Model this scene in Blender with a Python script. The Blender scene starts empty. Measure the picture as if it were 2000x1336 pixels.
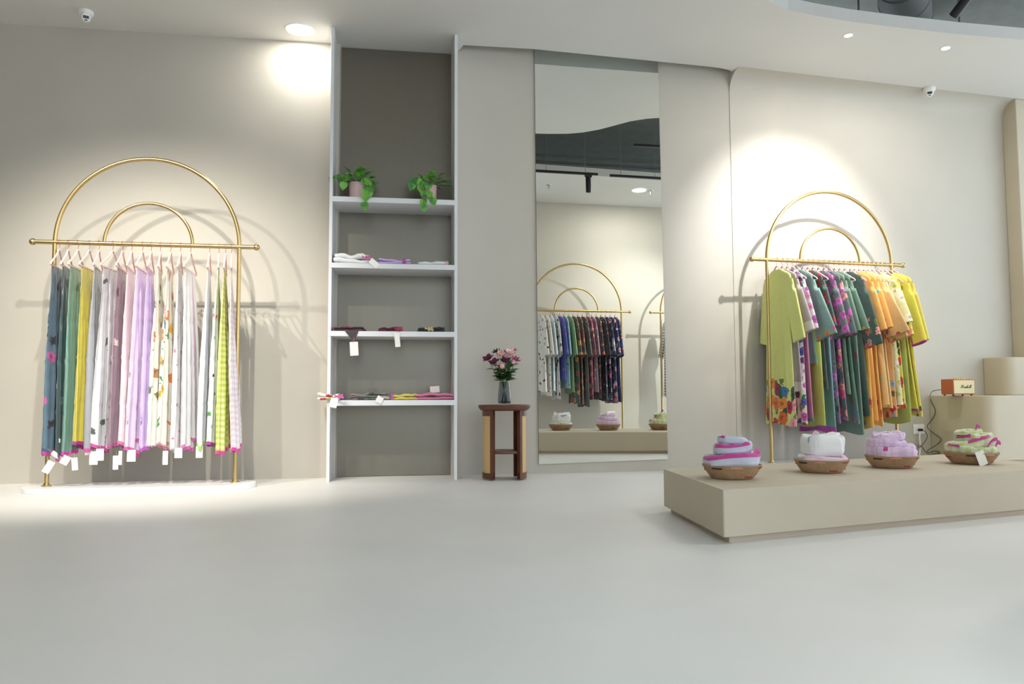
import bpy, bmesh, math, random
from mathutils import Vector, Matrix, noise as mnoise
random.seed(7)
PI = math.pi
sc = bpy.context.scene
col = sc.collection

# ------------------------------------------------------------------ camera
FPX, PITCH, ROLL, EYE = 1550.0, math.radians(3.8), math.radians(-0.2), 0.65
_f = Vector((0, math.cos(PITCH), math.sin(PITCH)))
_u0 = Vector((0, -math.sin(PITCH), math.cos(PITCH)))
_x0 = Vector((1, 0, 0))
CX = _x0 * math.cos(ROLL) + _u0 * math.sin(ROLL)
CU = _u0 * math.cos(ROLL) - _x0 * math.sin(ROLL)
EYEP = Vector((0, 0, EYE))
cam = bpy.data.cameras.new('camera')
cam.sensor_width = 36.0
cam.lens = FPX / 2000 * 36
cam.clip_start = 0.05
camo = bpy.data.objects.new('camera', cam)
col.objects.link(camo)
m = Matrix((CX, CU, -_f)).transposed().to_4x4()
m.translation = EYEP
camo.matrix_world = m
sc.camera = camo

# ------------------------------------------------------------------ world, exposure, lights
sc.view_settings.view_transform = 'Standard'
sc.view_settings.look = 'None'
sc.view_settings.gamma = 1
sc.view_settings.use_curve_mapping = False
sc.view_settings.exposure = 0.1
sc.cycles.use_denoising = True
sc.cycles.max_bounces = 10
sc.cycles.diffuse_bounces = 6
w = bpy.data.worlds.new('daylight')
sc.world = w
w.use_nodes = True
bg = w.node_tree.nodes['Background']
bg.inputs[0].default_value = (0.77, 0.89, 1.0, 1)
bg.inputs[1].default_value = 3.1

def aim(o, tgt):
    o.rotation_euler = (Vector(tgt) - o.location).to_track_quat('-Z', 'Y').to_euler()
def spot(loc, tgt, power, colr=(1, 0.95, 0.86), size=50, blend=0.6, rad=0.03):
    l = bpy.data.lights.new('spot_lamp', 'SPOT')
    l.energy = power; l.color = colr; l.spot_size = math.radians(size); l.spot_blend = blend; l.shadow_soft_size = rad
    o = bpy.data.objects.new('spot_lamp', l); col.objects.link(o)
    o.location = loc; aim(o, tgt)
    return o
# track spots aimed at the left rack
spot((-3.35, 3.25, 3.36), (-2.85, 5.7, 0.95), 300, (1, .95, .85), size=66, blend=1.0)
spot((-1.70, 3.35, 3.36), (-2.45, 5.75, 0.95), 300, (1, .95, .85), size=66, blend=1.0)
spot((-2.50, 3.20, 3.36), (-2.6, 5.7, 0.6), 230, (1, .95, .85), size=66, blend=1.0)
# track spot aimed at the right rack
spot((2.88, 5.40, 3.20), (2.52, 7.0, 2.0), 290, (1, 1, 1), size=66, blend=0.8)
# two general ceiling track spots over the middle of the floor
# ------------------------------------------------------------------ helpers
def ray(px, py):
    return CX * ((px - 1000) / FPX) - CU * ((py - 668) / FPX) + _f
def Z(px, py, z=0.0):                       # point of the picture on the level z
    d = ray(px, py)
    return EYEP + d * ((z - EYE) / d.z)
def PL(px, py, p0, ang):                    # point of the picture on an upright plane
    n = Vector((-math.sin(ang), math.cos(ang), 0)); d = ray(px, py)
    return EYEP + d * ((Vector(p0) - EYEP).dot(n) / d.dot(n))
def ndir(ang): return Vector((-math.sin(ang), math.cos(ang), 0))
def udir(ang): return Vector((math.cos(ang), math.sin(ang), 0))

def tag(o, label=None, cat=None, group=None, kind=None):
    if label: o['label'] = label
    if cat: o['category'] = cat
    if group: o['group'] = group
    if kind: o['kind'] = kind
    return o
def thing(name, label, cat, loc=(0, 0, 0), rz=0.0, group=None):
    o = bpy.data.objects.new(name, None); col.objects.link(o)
    o.location = loc; o.rotation_euler = (0, 0, rz); o.empty_display_size = 0.05
    return tag(o, label, cat, group)

class MB:
    """collects shapes into one mesh"""
    def __init__(s): s.v = []; s.f = []; s.uvm = []; s.uvn = []
    def add(s, vs, fs, uvm=None, uvn=None):
        b = len(s.v)
        s.v += [tuple(p) for p in vs]; s.f += [tuple(i + b for i in f) for f in fs]
        s.uvm += uvm if uvm else [(p[0], p[2]) for p in vs]
        s.uvn += uvn if uvn else [(0.5, 0.5)] * len(vs)
        return s
    def box(s, a, b, M=None):
        x0, y0, z0 = a; x1, y1, z1 = b
        vs = [Vector(p) for p in ((x0,y0,z0),(x1,y0,z0),(x1,y1,z0),(x0,y1,z0),(x0,y0,z1),(x1,y0,z1),(x1,y1,z1),(x0,y1,z1))]
        if M: vs = [M @ p for p in vs]
        return s.add(vs, [(0,3,2,1),(4,5,6,7),(0,1,5,4),(1,2,6,5),(2,3,7,6),(3,0,4,7)])
    def prism(s, poly, z0, z1):
        n = len(poly)
        vs = [Vector((p[0], p[1], z0)) for p in poly] + [Vector((p[0], p[1], z1)) for p in poly]
        return s.add(vs, [tuple(range(n))[::-1], tuple(range(n, 2*n))] + [(i, (i+1) % n, n+(i+1) % n, n+i) for i in range(n)])
    def tube(s, pts, r, n=10, closed=False, caps=True):
        pts = [Vector(p) for p in pts]; N = len(pts)
        rs = r if isinstance(r, (list, tuple)) else [r]*N
        vs = []; up = None
        for i, p in enumerate(pts):
            if closed: t = pts[(i+1) % N] - pts[i-1]
            else: t = pts[min(i+1, N-1)] - pts[max(i-1, 0)]
            t.normalize()
            if up is None:
                up = Vector((0, 0, 1)) if abs(t.z) < .9 else Vector((1, 0, 0))
            a = t.cross(up)
            if a.length < 1e-5: a = t.cross(Vector((0, 1, 0)))
            a.normalize(); b = a.cross(t).normalized(); up = b
            for k in range(n):
                q = 2*PI*k/n
                vs.append(p + (a*math.cos(q) + b*math.sin(q))*rs[i])
        fs = []
        for i in range(N if closed else N-1):
            j = (i+1) % N
            for k in range(n):
                fs.append((i*n+k, i*n+(k+1) % n, j*n+(k+1) % n, j*n+k))
        if not closed and caps:
            fs.append(tuple(range(n))[::-1]); fs.append(tuple((N-1)*n+k for k in range(n)))
        return s.add(vs, fs)
    def lathe(s, prof, n=32, M=None, cap=False):
        vs = []; fs = []
        for r, z in prof:
            for k in range(n):
                q = 2*PI*k/n; p = Vector((r*math.cos(q), r*math.sin(q), z)); vs.append(M @ p if M else p)
        for i in range(len(prof)-1):
            for k in range(n):
                fs.append((i*n+k, i*n+(k+1) % n, (i+1)*n+(k+1) % n, (i+1)*n+k))
        if cap:
            fs.append(tuple(range(n))[::-1]); fs.append(tuple((len(prof)-1)*n+k for k in range(n)))
        return s.add(vs, fs)
    def ball(s, c, r, n=16, sq=(1, 1, 1)):
        prof = [(math.sin(PI*i/n), -math.cos(PI*i/n)) for i in range(n+1)]
        M = Matrix.Translation(Vector(c)) @ Matrix.Diagonal((r*sq[0], r*sq[1], r*sq[2], 1))
        return s.lathe(prof, n*2, M)
    def grid(s, P, uvm, uvn, closed=False):
        nv = len(P); nu = len(P[0]); vs = [p for row in P for p in row]
        fs = []
        for j in range(nv-1):
            for i in range(nu if closed else nu-1):
                fs.append((j*nu+i, j*nu+(i+1) % nu, (j+1)*nu+(i+1) % nu, (j+1)*nu+i))
        return s.add(vs, fs, [p for row in uvm for p in row], [p for row in uvn for p in row])
    def build(s, name, mat, parent=None, smooth=True, bevel=0, autos=True):
        me = bpy.data.meshes.new(name)
        me.from_pydata(s.v, [], s.f)
        for nm, data in (('metric', s.uvm), ('span', s.uvn)):
            l = me.uv_layers.new(name=nm)
            for lp in me.loops: l.data[lp.index].uv = data[lp.vertex_index]
        me.materials.append(mat)
        if smooth:
            me.polygons.foreach_set('use_smooth', [True]*len(me.polygons))
            if autos:
                bm = bmesh.new(); bm.from_mesh(me)
                for e in bm.edges:
                    if len(e.link_faces) == 2 and e.calc_face_angle(0) > math.radians(38): e.smooth = False
                bm.to_mesh(me); bm.free()
        o = bpy.data.objects.new(name, me); col.objects.link(o)
        if parent: o.parent = parent
        if bevel:
            b = o.modifiers.new('bevel', 'BEVEL'); b.width = bevel; b.segments = 3; b.limit_method = 'ANGLE'; b.angle_limit = math.radians(50)
        return o

# ------------------------------------------------------------------ materials
MATS = {}
def nmat(name):
    mt = bpy.data.materials.new(name); mt.use_nodes = True
    return mt, mt.node_tree, mt.node_tree.nodes['Principled BSDF']
def sset(b, **k):
    for kk, v in k.items():
        kk = {'rough': 'Roughness', 'metal': 'Metallic', 'spec': 'Specular IOR Level', 'sheen': 'Sheen Weight', 'trans': 'Transmission Weight', 'aniso': 'Anisotropic', 'coat': 'Coat Weight', 'ior': 'IOR', 'sss': 'Subsurface Weight'}[kk]
        b.inputs[kk].default_value = v
def lin(c):
    return tuple(((x/255)/12.92 if x/255 <= .04045 else ((x/255+.055)/1.055)**2.4) for x in c) + (1,)
def plain(name, c, rough=.5, vary=0.0, vscale=6, bump=0.0, bscale=60, **k):
    if name in MATS: return MATS[name]
    mt, nt, b = nmat(name); c = lin(c)
    b.inputs['Base Color'].default_value = c; sset(b, rough=rough, **k)
    tc = nt.nodes.new('ShaderNodeTexCoord')
    if vary:
        n = nt.nodes.new('ShaderNodeTexNoise'); n.inputs['Scale'].default_value = vscale; n.inputs['Detail'].default_value = 5
        nt.links.new(tc.outputs['Object'], n.inputs['Vector'])
        r = nt.nodes.new('ShaderNodeMapRange'); r.inputs['From Min'].default_value = .3; r.inputs['From Max'].default_value = .7
        r.inputs['To Min'].default_value = 1-vary; r.inputs['To Max'].default_value = 1+vary
        mx = nt.nodes.new('ShaderNodeVectorMath'); mx.operation = 'SCALE'; mx.inputs[0].default_value = c[:3]
        nt.links.new(n.outputs['Fac'], r.inputs['Value']); nt.links.new(r.outputs['Result'], mx.inputs['Scale'])
        nt.links.new(mx.outputs['Vector'], b.inputs['Base Color'])
    if bump:
        n = nt.nodes.new('ShaderNodeTexNoise'); n.inputs['Scale'].default_value = bscale; n.inputs['Detail'].default_value = 6
        nt.links.new(tc.outputs['Object'], n.inputs['Vector'])
        bp = nt.nodes.new('ShaderNodeBump'); bp.inputs['Strength'].default_value = bump; bp.inputs['Distance'].default_value = .01
        nt.links.new(n.outputs['Fac'], bp.inputs['Height']); nt.links.new(bp.outputs['Normal'], b.inputs['Normal'])
    MATS[name] = mt
    return mt
def emit(name, c, s):
    if name in MATS: return MATS[name]
    mt, nt, b = nmat(name); b.inputs['Base Color'].default_value = (0.8, .8, .8, 1)
    b.inputs['Emission Color'].default_value = c+(1,); b.inputs['Emission Strength'].default_value = s
    MATS[name] = mt; return mt

_FB = {}
def fabric(base, hem=None, hemv=0.98, top=None, topv=0.02, flowers=None, fscale=9, fsize=.33, leaf=None, lscale=14, lsize=.2, vfrom=0.0, check=None, cscale=30, rough=.75, sheen=.25, seed=0, stripe=None):
    key = repr((base, hem, hemv, top, flowers, fscale, fsize, leaf, lscale, lsize, vfrom, check, cscale, rough, seed, stripe))
    if key in _FB: return _FB[key]
    mt, nt, b = nmat('cloth'); N = nt.nodes.new; L = nt.links.new
    sset(b, rough=rough, sheen=sheen, spec=.3)
    um = N('ShaderNodeUVMap'); um.uv_map = 'metric'; un = N('ShaderNodeUVMap'); un.uv_map = 'span'
    sp = N('ShaderNodeSeparateXYZ'); L(un.outputs[0], sp.inputs[0])
    def mixc(fac, a, bb):
        m_ = N('ShaderNodeMix'); m_.data_type = 'RGBA'
        L(fac, m_.inputs[0])
        if isinstance(a, tuple): m_.inputs[6].default_value = a
        else: L(a, m_.inputs[6])
        if isinstance(bb, tuple): m_.inputs[7].default_value = bb
        else: L(bb, m_.inputs[7])
        return m_.outputs[2]
    def math_(op, a, bb=None):
        m_ = N('ShaderNodeMath'); m_.operation = op
        for i, x in enumerate((a, bb)):
            if x is None: continue
            if isinstance(x, (int, float)): m_.inputs[i].default_value = x
            else: L(x, m_.inputs[i])
        return m_.outputs[0]
    # thread-level variation
    ns = N('ShaderNodeTexNoise'); ns.inputs['Scale'].default_value = 25; ns.inputs['Detail'].default_value = 4
    L(um.outputs[0], ns.inputs['Vector'])
    bl = lin(base); lu = .3*bl[0]+.6*bl[1]+.1*bl[2]; bl = tuple(min(.88, (x*.86+lu*.14)*1.18) for x in bl[:3])+(1,); dk = tuple(x*.88 for x in bl[:3])+(1,)
    colr = mixc(ns.outputs['Fac'], dk, bl)
    if check:
        cs = N('ShaderNodeSeparateXYZ'); L(um.outputs[0], cs.inputs[0])
        a1 = math_('GREATER_THAN', math_('SINE', math_('MULTIPLY', cs.outputs[0], cscale*2*PI)), 0.1)
        a2 = math_('GREATER_THAN', math_('SINE', math_('MULTIPLY', cs.outputs[1], cscale*2*PI)), 0.1)
        colr = mixc(math_('MULTIPLY', math_('ADD', a1, a2), .5), colr, lin(check))
    if stripe:
        a1 = math_('GREATER_THAN', math_('SINE', math_('MULTIPLY', sp.outputs[0], 2*PI*stripe[1])), .93)
        colr = mixc(a1, colr, lin(stripe[0]))
    def voro(scale, size, cols, off, stretch):
        nonlocal colr
        mp = N('ShaderNodeMapping'); mp.inputs['Location'].default_value = (off+seed*1.37, off*2+seed*.71, 0)
        mp.inputs['Scale'].default_value = (1, stretch, 1); mp.inputs['Rotation'].default_value = (0, 0, off)
        L(um.outputs[0], mp.inputs[0])
        n2 = N('ShaderNodeTexNoise'); n2.inputs['Scale'].default_value = scale*3.2; n2.inputs['Detail'].default_value = 2
        L(um.outputs[0], n2.inputs['Vector'])
        ad = N('ShaderNodeMix'); ad.data_type = 'VECTOR'; ad.blend_type = 'MIX' if False else 'MIX'
        vm = N('ShaderNodeVectorMath'); vm.operation = 'MULTIPLY_ADD'
        L(n2.outputs['Color'], vm.inputs[0]); vm.inputs[1].default_value = (.55/scale,)*3; L(mp.outputs[0], vm.inputs[2])
        vo = N('ShaderNodeTexVoronoi'); vo.voronoi_dimensions = '2D'; vo.inputs['Scale'].default_value = scale
        vo.inputs['Randomness'].default_value = .8
        L(vm.outputs[0], vo.inputs['Vector'])
        mask = math_('LESS_THAN', vo.outputs['Distance'], size)
        if vfrom:
            mr = N('ShaderNodeMapRange'); mr.inputs[1].default_value = vfrom-.06; mr.inputs[2].default_value = vfrom+.08
            L(sp.outputs[1], mr.inputs[0])
            sc_ = N('ShaderNodeSeparateXYZ'); L(vo.outputs['Color'], sc_.inputs[0])
            mask = math_('MULTIPLY', mask, math_('LESS_THAN', sc_.outputs[2], mr.outputs[0]))
        rp = N('ShaderNodeValToRGB'); rp.color_ramp.interpolation = 'CONSTANT'
        s3 = N('ShaderNodeSeparateXYZ'); L(vo.outputs['Color'], s3.inputs[0]); L(s3.outputs[0], rp.inputs[0])
        el = rp.color_ramp.elements
        for i, c in enumerate(cols):
            e = el[i] if i < 2 else el.new(i/len(cols))
            e.position = i/len(cols); e.color = lin(c)
        if len(cols) == 1: el[1].color = lin(cols[0])
        colr = mixc(mask, colr, rp.outputs[0])
        # darker heart and rim of each motif
        heart = math_('MULTIPLY', math_('LESS_THAN', vo.outputs['Distance'], size*.35), mask)
        dkn = N('ShaderNodeVectorMath'); dkn.operation = 'SCALE'; dkn.inputs['Scale'].default_value = .55
        L(rp.outputs[0], dkn.inputs[0])
        colr = mixc(heart, colr, dkn.outputs[0])
    if leaf: voro(lscale, lsize, leaf, 3.1, .45)
    if flowers: voro(fscale, fsize, flowers, 0.7, 1.0)
    if hem: colr = mixc(math_('GREATER_THAN', sp.outputs[1], hemv), colr, lin(hem))
    if top: colr = mixc(math_('LESS_THAN', sp.outputs[1], topv), colr, lin(top))
    L(colr, b.inputs['Base Color'])
    wv = N('ShaderNodeTexNoise'); wv.inputs['Scale'].default_value = 14; wv.inputs['Detail'].default_value = 3
    L(um.outputs[0], wv.inputs['Vector'])
    bp = N('ShaderNodeBump'); bp.inputs['Strength'].default_value = .35; bp.inputs['Distance'].default_value = .012
    L(wv.outputs['Fac'], bp.inputs['Height']); L(bp.outputs['Normal'], b.inputs['Normal'])
    _FB[key] = mt
    return mt

M_wall = plain('beige_plaster', (190, 184, 172), .62, vary=.035, vscale=1.6, bump=.06, bscale=9)
M_rwall = M_wall
M_ceil = plain('ceiling_plaster', (216, 214, 209), .75, vary=.02, vscale=1.2, bump=.04, bscale=9)
M_floor = plain('microcement_floor', (226, 225, 222), .42, vary=.035, vscale=1.3, bump=.02, bscale=6, spec=.4)
M_plinth = plain('plinth_plaster', (193, 182, 161), .6, vary=.03, vscale=2.5, bump=.05, bscale=12)
M_white = plain('white_laminate', (222, 222, 224), .4, vary=.01)
M_slab = plain('white_marble_slab', (238, 238, 238), .3)
M_brass = plain('brushed_brass', (198, 172, 118), .30, metal=1.0, vary=.04, vscale=30)
M_void = plain('dark_grey_soffit', (126, 127, 120), .85, vary=.08)
M_pipe = plain('grey_painted_pipe', (120, 123, 120), .6)
M_black = plain('matt_black_metal', (26, 27, 29), .45)
M_wood = plain('walnut_wood', (96, 56, 36), .4, vary=.25, vscale=9)
M_hang = plain('pink_velvet', (228, 186, 180), .75, sheen=.4)
M_hook = plain('rose_gold_wire', (214, 150, 130), .3, metal=1.0)
M_paper = plain('white_card', (240, 238, 230), .7)
M_string = plain('pale_string', (190, 170, 165), .8)
M_plast = plain('white_plastic', (236, 236, 234), .35)
M_dark = plain('black_plastic', (18, 18, 19), .3)
M_pot = plain('pink_ceramic', (226, 190, 184), .5)
M_jute = plain('jute_weave', (172, 138, 104), .85, vary=.12, vscale=40, bump=.5, bscale=150)

def brushed_panel():
    mt, nt, b = nmat('brushed_taupe_laminate'); N = nt.nodes.new; L = nt.links.new
    tc = N('ShaderNodeTexCoord'); mp = N('ShaderNodeMapping'); mp.inputs['Scale'].default_value = (70, 70, 1.2)
    L(tc.outputs['Object'], mp.inputs[0])
    n = N('ShaderNodeTexNoise'); n.inputs['Scale'].default_value = 2; n.inputs['Detail'].default_value = 4; L(mp.outputs[0], n.inputs['Vector'])
    r = N('ShaderNodeMapRange'); r.inputs[3].default_value = .95; r.inputs[4].default_value = 1.05; L(n.outputs['Fac'], r.inputs[0])
    v = N('ShaderNodeVectorMath'); v.operation = 'SCALE'; v.inputs[0].default_value = lin((118, 112, 99))[:3]; L(r.outputs[0], v.inputs['Scale'])
    L(v.outputs[0], b.inputs['Base Color']); sset(b, rough=.36, metal=.55)
    bp = N('ShaderNodeBump'); bp.inputs['Strength'].default_value = .04; bp.inputs['Distance'].default_value = .002
    L(n.outputs['Fac'], bp.inputs['Height']); L(bp.outputs['Normal'], b.inputs['Normal'])
    return mt
M_back = brushed_panel()
def mirror_mat():
    mt, nt, b = nmat('silvered_mirror')
    b.inputs['Base Color'].default_value = (.90, .93, .90, 1); sset(b, rough=0.0, metal=1.0); return mt
M_mirror = mirror_mat()
def cane_mat():
    mt, nt, b = nmat('woven_cane'); N = nt.nodes.new; L = nt.links.new
    um = N('ShaderNodeUVMap'); um.uv_map = 'metric'; s = N('ShaderNodeSeparateXYZ'); L(um.outputs[0], s.inputs[0])
    def sn(o):
        a = N('ShaderNodeMath'); a.operation = 'MULTIPLY'; a.inputs[1].default_value = 2*PI/.0125; L(o, a.inputs[0])
        c = N('ShaderNodeMath'); c.operation = 'SINE'; L(a.outputs[0], c.inputs[0]); return c.outputs[0]
    mn = N('ShaderNodeMath'); mn.operation = 'MINIMUM'; L(sn(s.outputs[0]), mn.inputs[0]); L(sn(s.outputs[1]), mn.inputs[1])
    g = N('ShaderNodeMath'); g.operation = 'GREATER_THAN'; g.inputs[1].default_value = .25; L(mn.outputs[0], g.inputs[0])
    mx = N('ShaderNodeMix'); mx.data_type = 'RGBA'; L(g.outputs[0], mx.inputs[0])
    mx.inputs[6].default_value = lin((222, 186, 128)); mx.inputs[7].default_value = lin((104, 70, 42))
    L(mx.outputs[2], b.inputs['Base Color']); sset(b, rough=.55); return mt
M_cane = cane_mat()
def glass_mat():
    mt, nt, b = nmat('smoky_grey_glass')
    b.inputs['Base Color'].default_value = (.54, .56, .60, 1); sset(b, rough=.02, trans=1.0, ior=1.2); return mt
M_glass = glass_mat()
def leafmat(name, c1, c2):
    mt, nt, b = nmat(name); N = nt.nodes.new; L = nt.links.new
    tc = N('ShaderNodeTexCoord'); n = N('ShaderNodeTexNoise'); n.inputs['Scale'].default_value = 18; L(tc.outputs['Object'], n.inputs['Vector'])
    r = N('ShaderNodeValToRGB'); r.color_ramp.elements[0].position = .35; r.color_ramp.elements[1].position = .65
    r.color_ramp.elements[0].color = lin(c1); r.color_ramp.elements[1].color = lin(c2)
    L(n.outputs['Fac'], r.inputs[0]); L(r.outputs[0], b.inputs['Base Color']); sset(b, rough=.38); return mt
M_leaf = leafmat('glossy_green_leaf', (44, 112, 46), (118, 182, 66))
M_leaf2 = leafmat('dark_green_leaf', (48, 84, 44), (92, 124, 62))

# ------------------------------------------------------------------ the room
AL, AM, AR = math.radians(8.6), math.radians(12.0), math.radians(14.9)
CEIL = 3.52
def lw(x): return 6.533 + .1512*x                       # left wall line in plan
MP0 = Vector((-.417, 6.46, 0)); uM, nM = udir(AM), ndir(AM)
RP0 = Vector((1.96, 6.96, 0)); uR, nR = udir(AR), ndir(AR)
def onM(d, off=0): return MP0 + uM*d + nM*off
def onR(d, off=0): return RP0 + uR*d + nR*off
def struct(name, mb, mat, bevel=0, parent=None, smooth=True):
    o = mb.build(name, mat, parent, smooth=smooth, bevel=bevel)
    if not parent: o['kind'] = 'structure'
    return o

struct('floor', MB().box((-9, -7, -.12), (12, 10.5, 0)), M_floor, smooth=False)
UL, UC = math.radians(8.6), Vector((-.912, 6.082, 0))   # shelf unit: angle, middle of its front
UW, UD = .985, .385
uU, nU = udir(UL), ndir(UL)
ul0 = UC - uU*(UW/2); ur0 = UC + uU*(UW/2)
# left wall up to the unit, back wall behind it
struct('wall_left_back', MB().prism([(-5.6, lw(-5.6)), (-1.40, lw(-1.40)), (-1.40, lw(-1.40)+.5), (-5.6, lw(-5.6)+.5)], 0, 4.5), M_wall)
struct('wall_behind_shelf', MB().prism([tuple((ul0+nU*(UD+.02))[:2]), tuple((ur0+nU*(UD+.02)+uU*.03)[:2]), tuple((ur0+nU*(UD+.3)+uU*.03)[:2]), tuple((ul0+nU*(UD+.3))[:2])], 0, 4.5), M_wall)
a = onM(-.06); bq = onM(2.9)
struct('wall_middle', MB().prism([tuple(a[:2]), tuple(bq[:2]), tuple((bq+nM*.3)[:2]), tuple((a+nM*.3)[:2])], 0, 4.5), M_wall)
struct('wall_left', MB().box((-5.8, -4, 0), (-5.6, 6.2, 4.5)), M_wall)
struct('wall_daylight_block', MB().box((-5.8, -2.2, 0), (-.9, -2.0, 4.5)), M_wall)  # unseen wall added behind the camera to keep daylight off the left side
# right wall with a coved top: profile pulled along the wall
rc = .17
prof = [(0, 0), (0, CEIL-rc)] + [(-rc+rc*math.cos(q), CEIL-rc+rc*math.sin(q)) for q in [PI/2*i/8 for i in range(1, 9)]] + [(-rc, CEIL+.1), (.35, CEIL+.1), (.35, 0)]
mb = MB(); n = len(prof); vs = []
for d in (0.0, 3.7):
    for off, z in prof:
        p = onR(d, off); vs.append(Vector((p.x, p.y, z)))
mb.add(vs, [tuple(range(n)), tuple(range(n, 2*n))[::-1]] + [(i, n+i, n+(i+1) % n, (i+1) % n) for i in range(n)])
struct('wall_right_back', mb, M_rwall)
# ceiling: one plate with a wavy-edged opening, and a shallow slot in front of the mirror wall
slot = [(-.391, 6.349), (.196, 6.431), (1.268, 6.685), (1.75, 6.80), (1.86, 6.835), (1.93, 6.87), (1.975, 6.915), (1.985, 6.955)]
rt = [tuple((onR(d, -rc))[:2]) for d in (.02, 1.8, 3.68)]
outer = [(-5.8, -2), (-5.8, lw(-5.8)+.02), (-1.42, lw(-1.42)+.02), tuple((ul0+nU*(UD+.03))[:2]), tuple((ur0+nU*(UD+.03)+uU*.01)[:2])] + slot + rt + [(6.4, 8.1), (7.4, 4.0), (7.4, -2)]
hole = [(.30, 3.21), (1.72, 3.444), (3.48, 3.73), (5.2, 4.05), (6.2, 4.6), (6.5, 5.6), (6.2, 6.25), (5.6, 6.45), (4.9, 6.40), (4.18, 6.29), (3.6, 6.185), (3.07, 6.07), (2.62, 5.96), (2.3, 5.86), (2.08, 5.775), (1.93, 5.67), (1.82, 5.54), (1.74, 5.37), (1.65, 5.18), (1.53, 5.02), (1.40, 4.92), (1.20, 4.83), (.90, 4.73), (.45, 4.58), (.1, 4.2), (.08, 3.6)]
def plate(outer, hole, z):
    bm = bmesh.new(); es = []
    for poly in (outer, hole):
        vv = [bm.verts.new((p[0], p[1], z)) for p in poly]
        es += [bm.edges.new((vv[i], vv[(i+1) % len(vv)])) for i in range(len(vv))]
    r = bmesh.ops.triangle_fill(bm, use_beauty=True, use_dissolve=False, edges=es)
    bm.verts.index_update()
    out = ([v.co.copy() for v in bm.verts], [tuple(v.index for v in f.verts) for f in bm.faces]); bm.free(); return out
mb = MB(); vs, fs = plate(outer, hole, CEIL); mb.add(vs, fs)
vs, fs = plate(outer, hole, CEIL+.1); mb.add(vs, fs)
for poly, h in ((hole, .1), (slot, .34)):
    n = len(poly); k = n if poly is hole else n-1
    vs = [Vector((p[0], p[1], CEIL)) for p in poly] + [Vector((p[0], p[1], CEIL+h)) for p in poly]
    mb.add(vs, [(i, (i+1) % n, n+(i+1) % n, n+i) for i in range(k)])
struct('ceiling', mb, M_ceil, smooth=False)
# dark soffit above the opening
mb = MB()
mb.box((-5.9, -4.1, 4.5), (9.2, 8.8, 4.6)).box((-5.9, -4.1, 3.62), (-5.8, 8.8, 4.5)).box((-5.9, 8.8, 3.62), (9.2, 8.9, 4.5))
struct('ceiling_void', mb, M_void, smooth=False)
# the wall across the room that the mirror shows
def mirr(p):                                            # a point behind the glass -> the real point in the room
    p = Vector(p); return p - nM*(2*(p-MP0).dot(nM))
FOFF = 4.95                                             # distance of that wall from the mirror wall
a = onM(0) + uM*2.9 - nM*FOFF; b2 = a + uM*4.5
f0 = (MP0 - nM*FOFF)
du0 = 2.45 - (f0-Vector((0, 0, 0))).dot(uM)
a = f0 + uM*du0; b2 = a + uM*3.4
struct('wall_front', MB().prism([tuple(a[:2]), tuple((a-nM*.15)[:2]), tuple((b2-nM*.15)[:2]), tuple(b2[:2])], 0, CEIL), M_wall)

# built-in ledges and pilaster on the right
wl0 = onR(2.05)                                          # where the ledge meets the wall
zL = .628
def round_poly(pts, rr, k=6):
    out = []
    for i, p in enumerate(pts):
        p = Vector(p[:2]); r = rr[i]
        if not r: out.append(tuple(p)); continue
        a_ = (Vector(pts[i-1][:2])-p).normalized(); b_ = (Vector(pts[(i+1) % len(pts)][:2])-p).normalized()
        A, B = p+a_*r, p+b_*r
        for j in range(k+1):
            t = j/k; out.append(tuple(A*(1-t)**2+p*2*t*(1-t)+B*t*t))
    return out
def ledge(name, d0, dep, z0, z1, r, toe=0):
    pts = [onR(d0, -.001), onR(d0, -dep), onR(d0+1.5, -dep), onR(d0+1.5, -.001)]
    mb = MB(); mb.prism(round_poly(pts, (0, r, 0, 0)), z0+toe, z1)
    if toe:
        pts = [onR(d0+.02, -.001), onR(d0+.02, -dep+.03), onR(d0+1.5, -dep+.03), onR(d0+1.5, -.001)]
        mb.prism(round_poly(pts, (0, r, 0, 0)), z0, z0+toe)
    return struct(name, mb, M_plinth, bevel=.006)
ledge('trim_1', 2.03, .66, 0, zL, .10, toe=.07)
ledge('trim_2', 2.67, .27, zL, .985, .12)
ledge('trim_3', 3.03, .16, .985, CEIL-.002, .01)

# low display plinth with rounded run and recessed toe
pz = .235
PA = Z(1296, 916, pz); PB = Z(1412, 957, pz); PC = Z(1700, 938.5, pz); PD = Z(2000, 919.6, pz); PE = Z(1500, 906, pz); PF = Z(1845, 887, pz); PG = Z(1956, 898, pz); PH = Z(2000, 903, pz)
dirF = (PD-PC).normalized()
PI_ = PD + dirF*.75; PJ = PH + (PH-PG).normalized()*.35
poly = [PA, PB, PC, PD, PI_, PJ, PH, PG, PF, PE]
cen = sum(poly, Vector())/len(poly)
pl = thing('display_plinth', 'long low beige plaster plinth carrying four baskets in front of right rack', 'plinth', (cen.x, cen.y, 0))
rel = [(p-cen) for p in poly]
rp = round_poly(rel, (0, .012, 0, 0, .05, .1, .02, .05, .08, 0))
MB().prism(rp, .032, pz).build('body', M_plinth, pl, bevel=.004)
MB().prism([(Vector(p)*.985)[:] if False else (p[0]*.975, p[1]*.955) for p in rp], 0, .033).build('recessed_base', plain('toe_plaster', (190, 176, 158), .7, vary=.03), pl)

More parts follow.
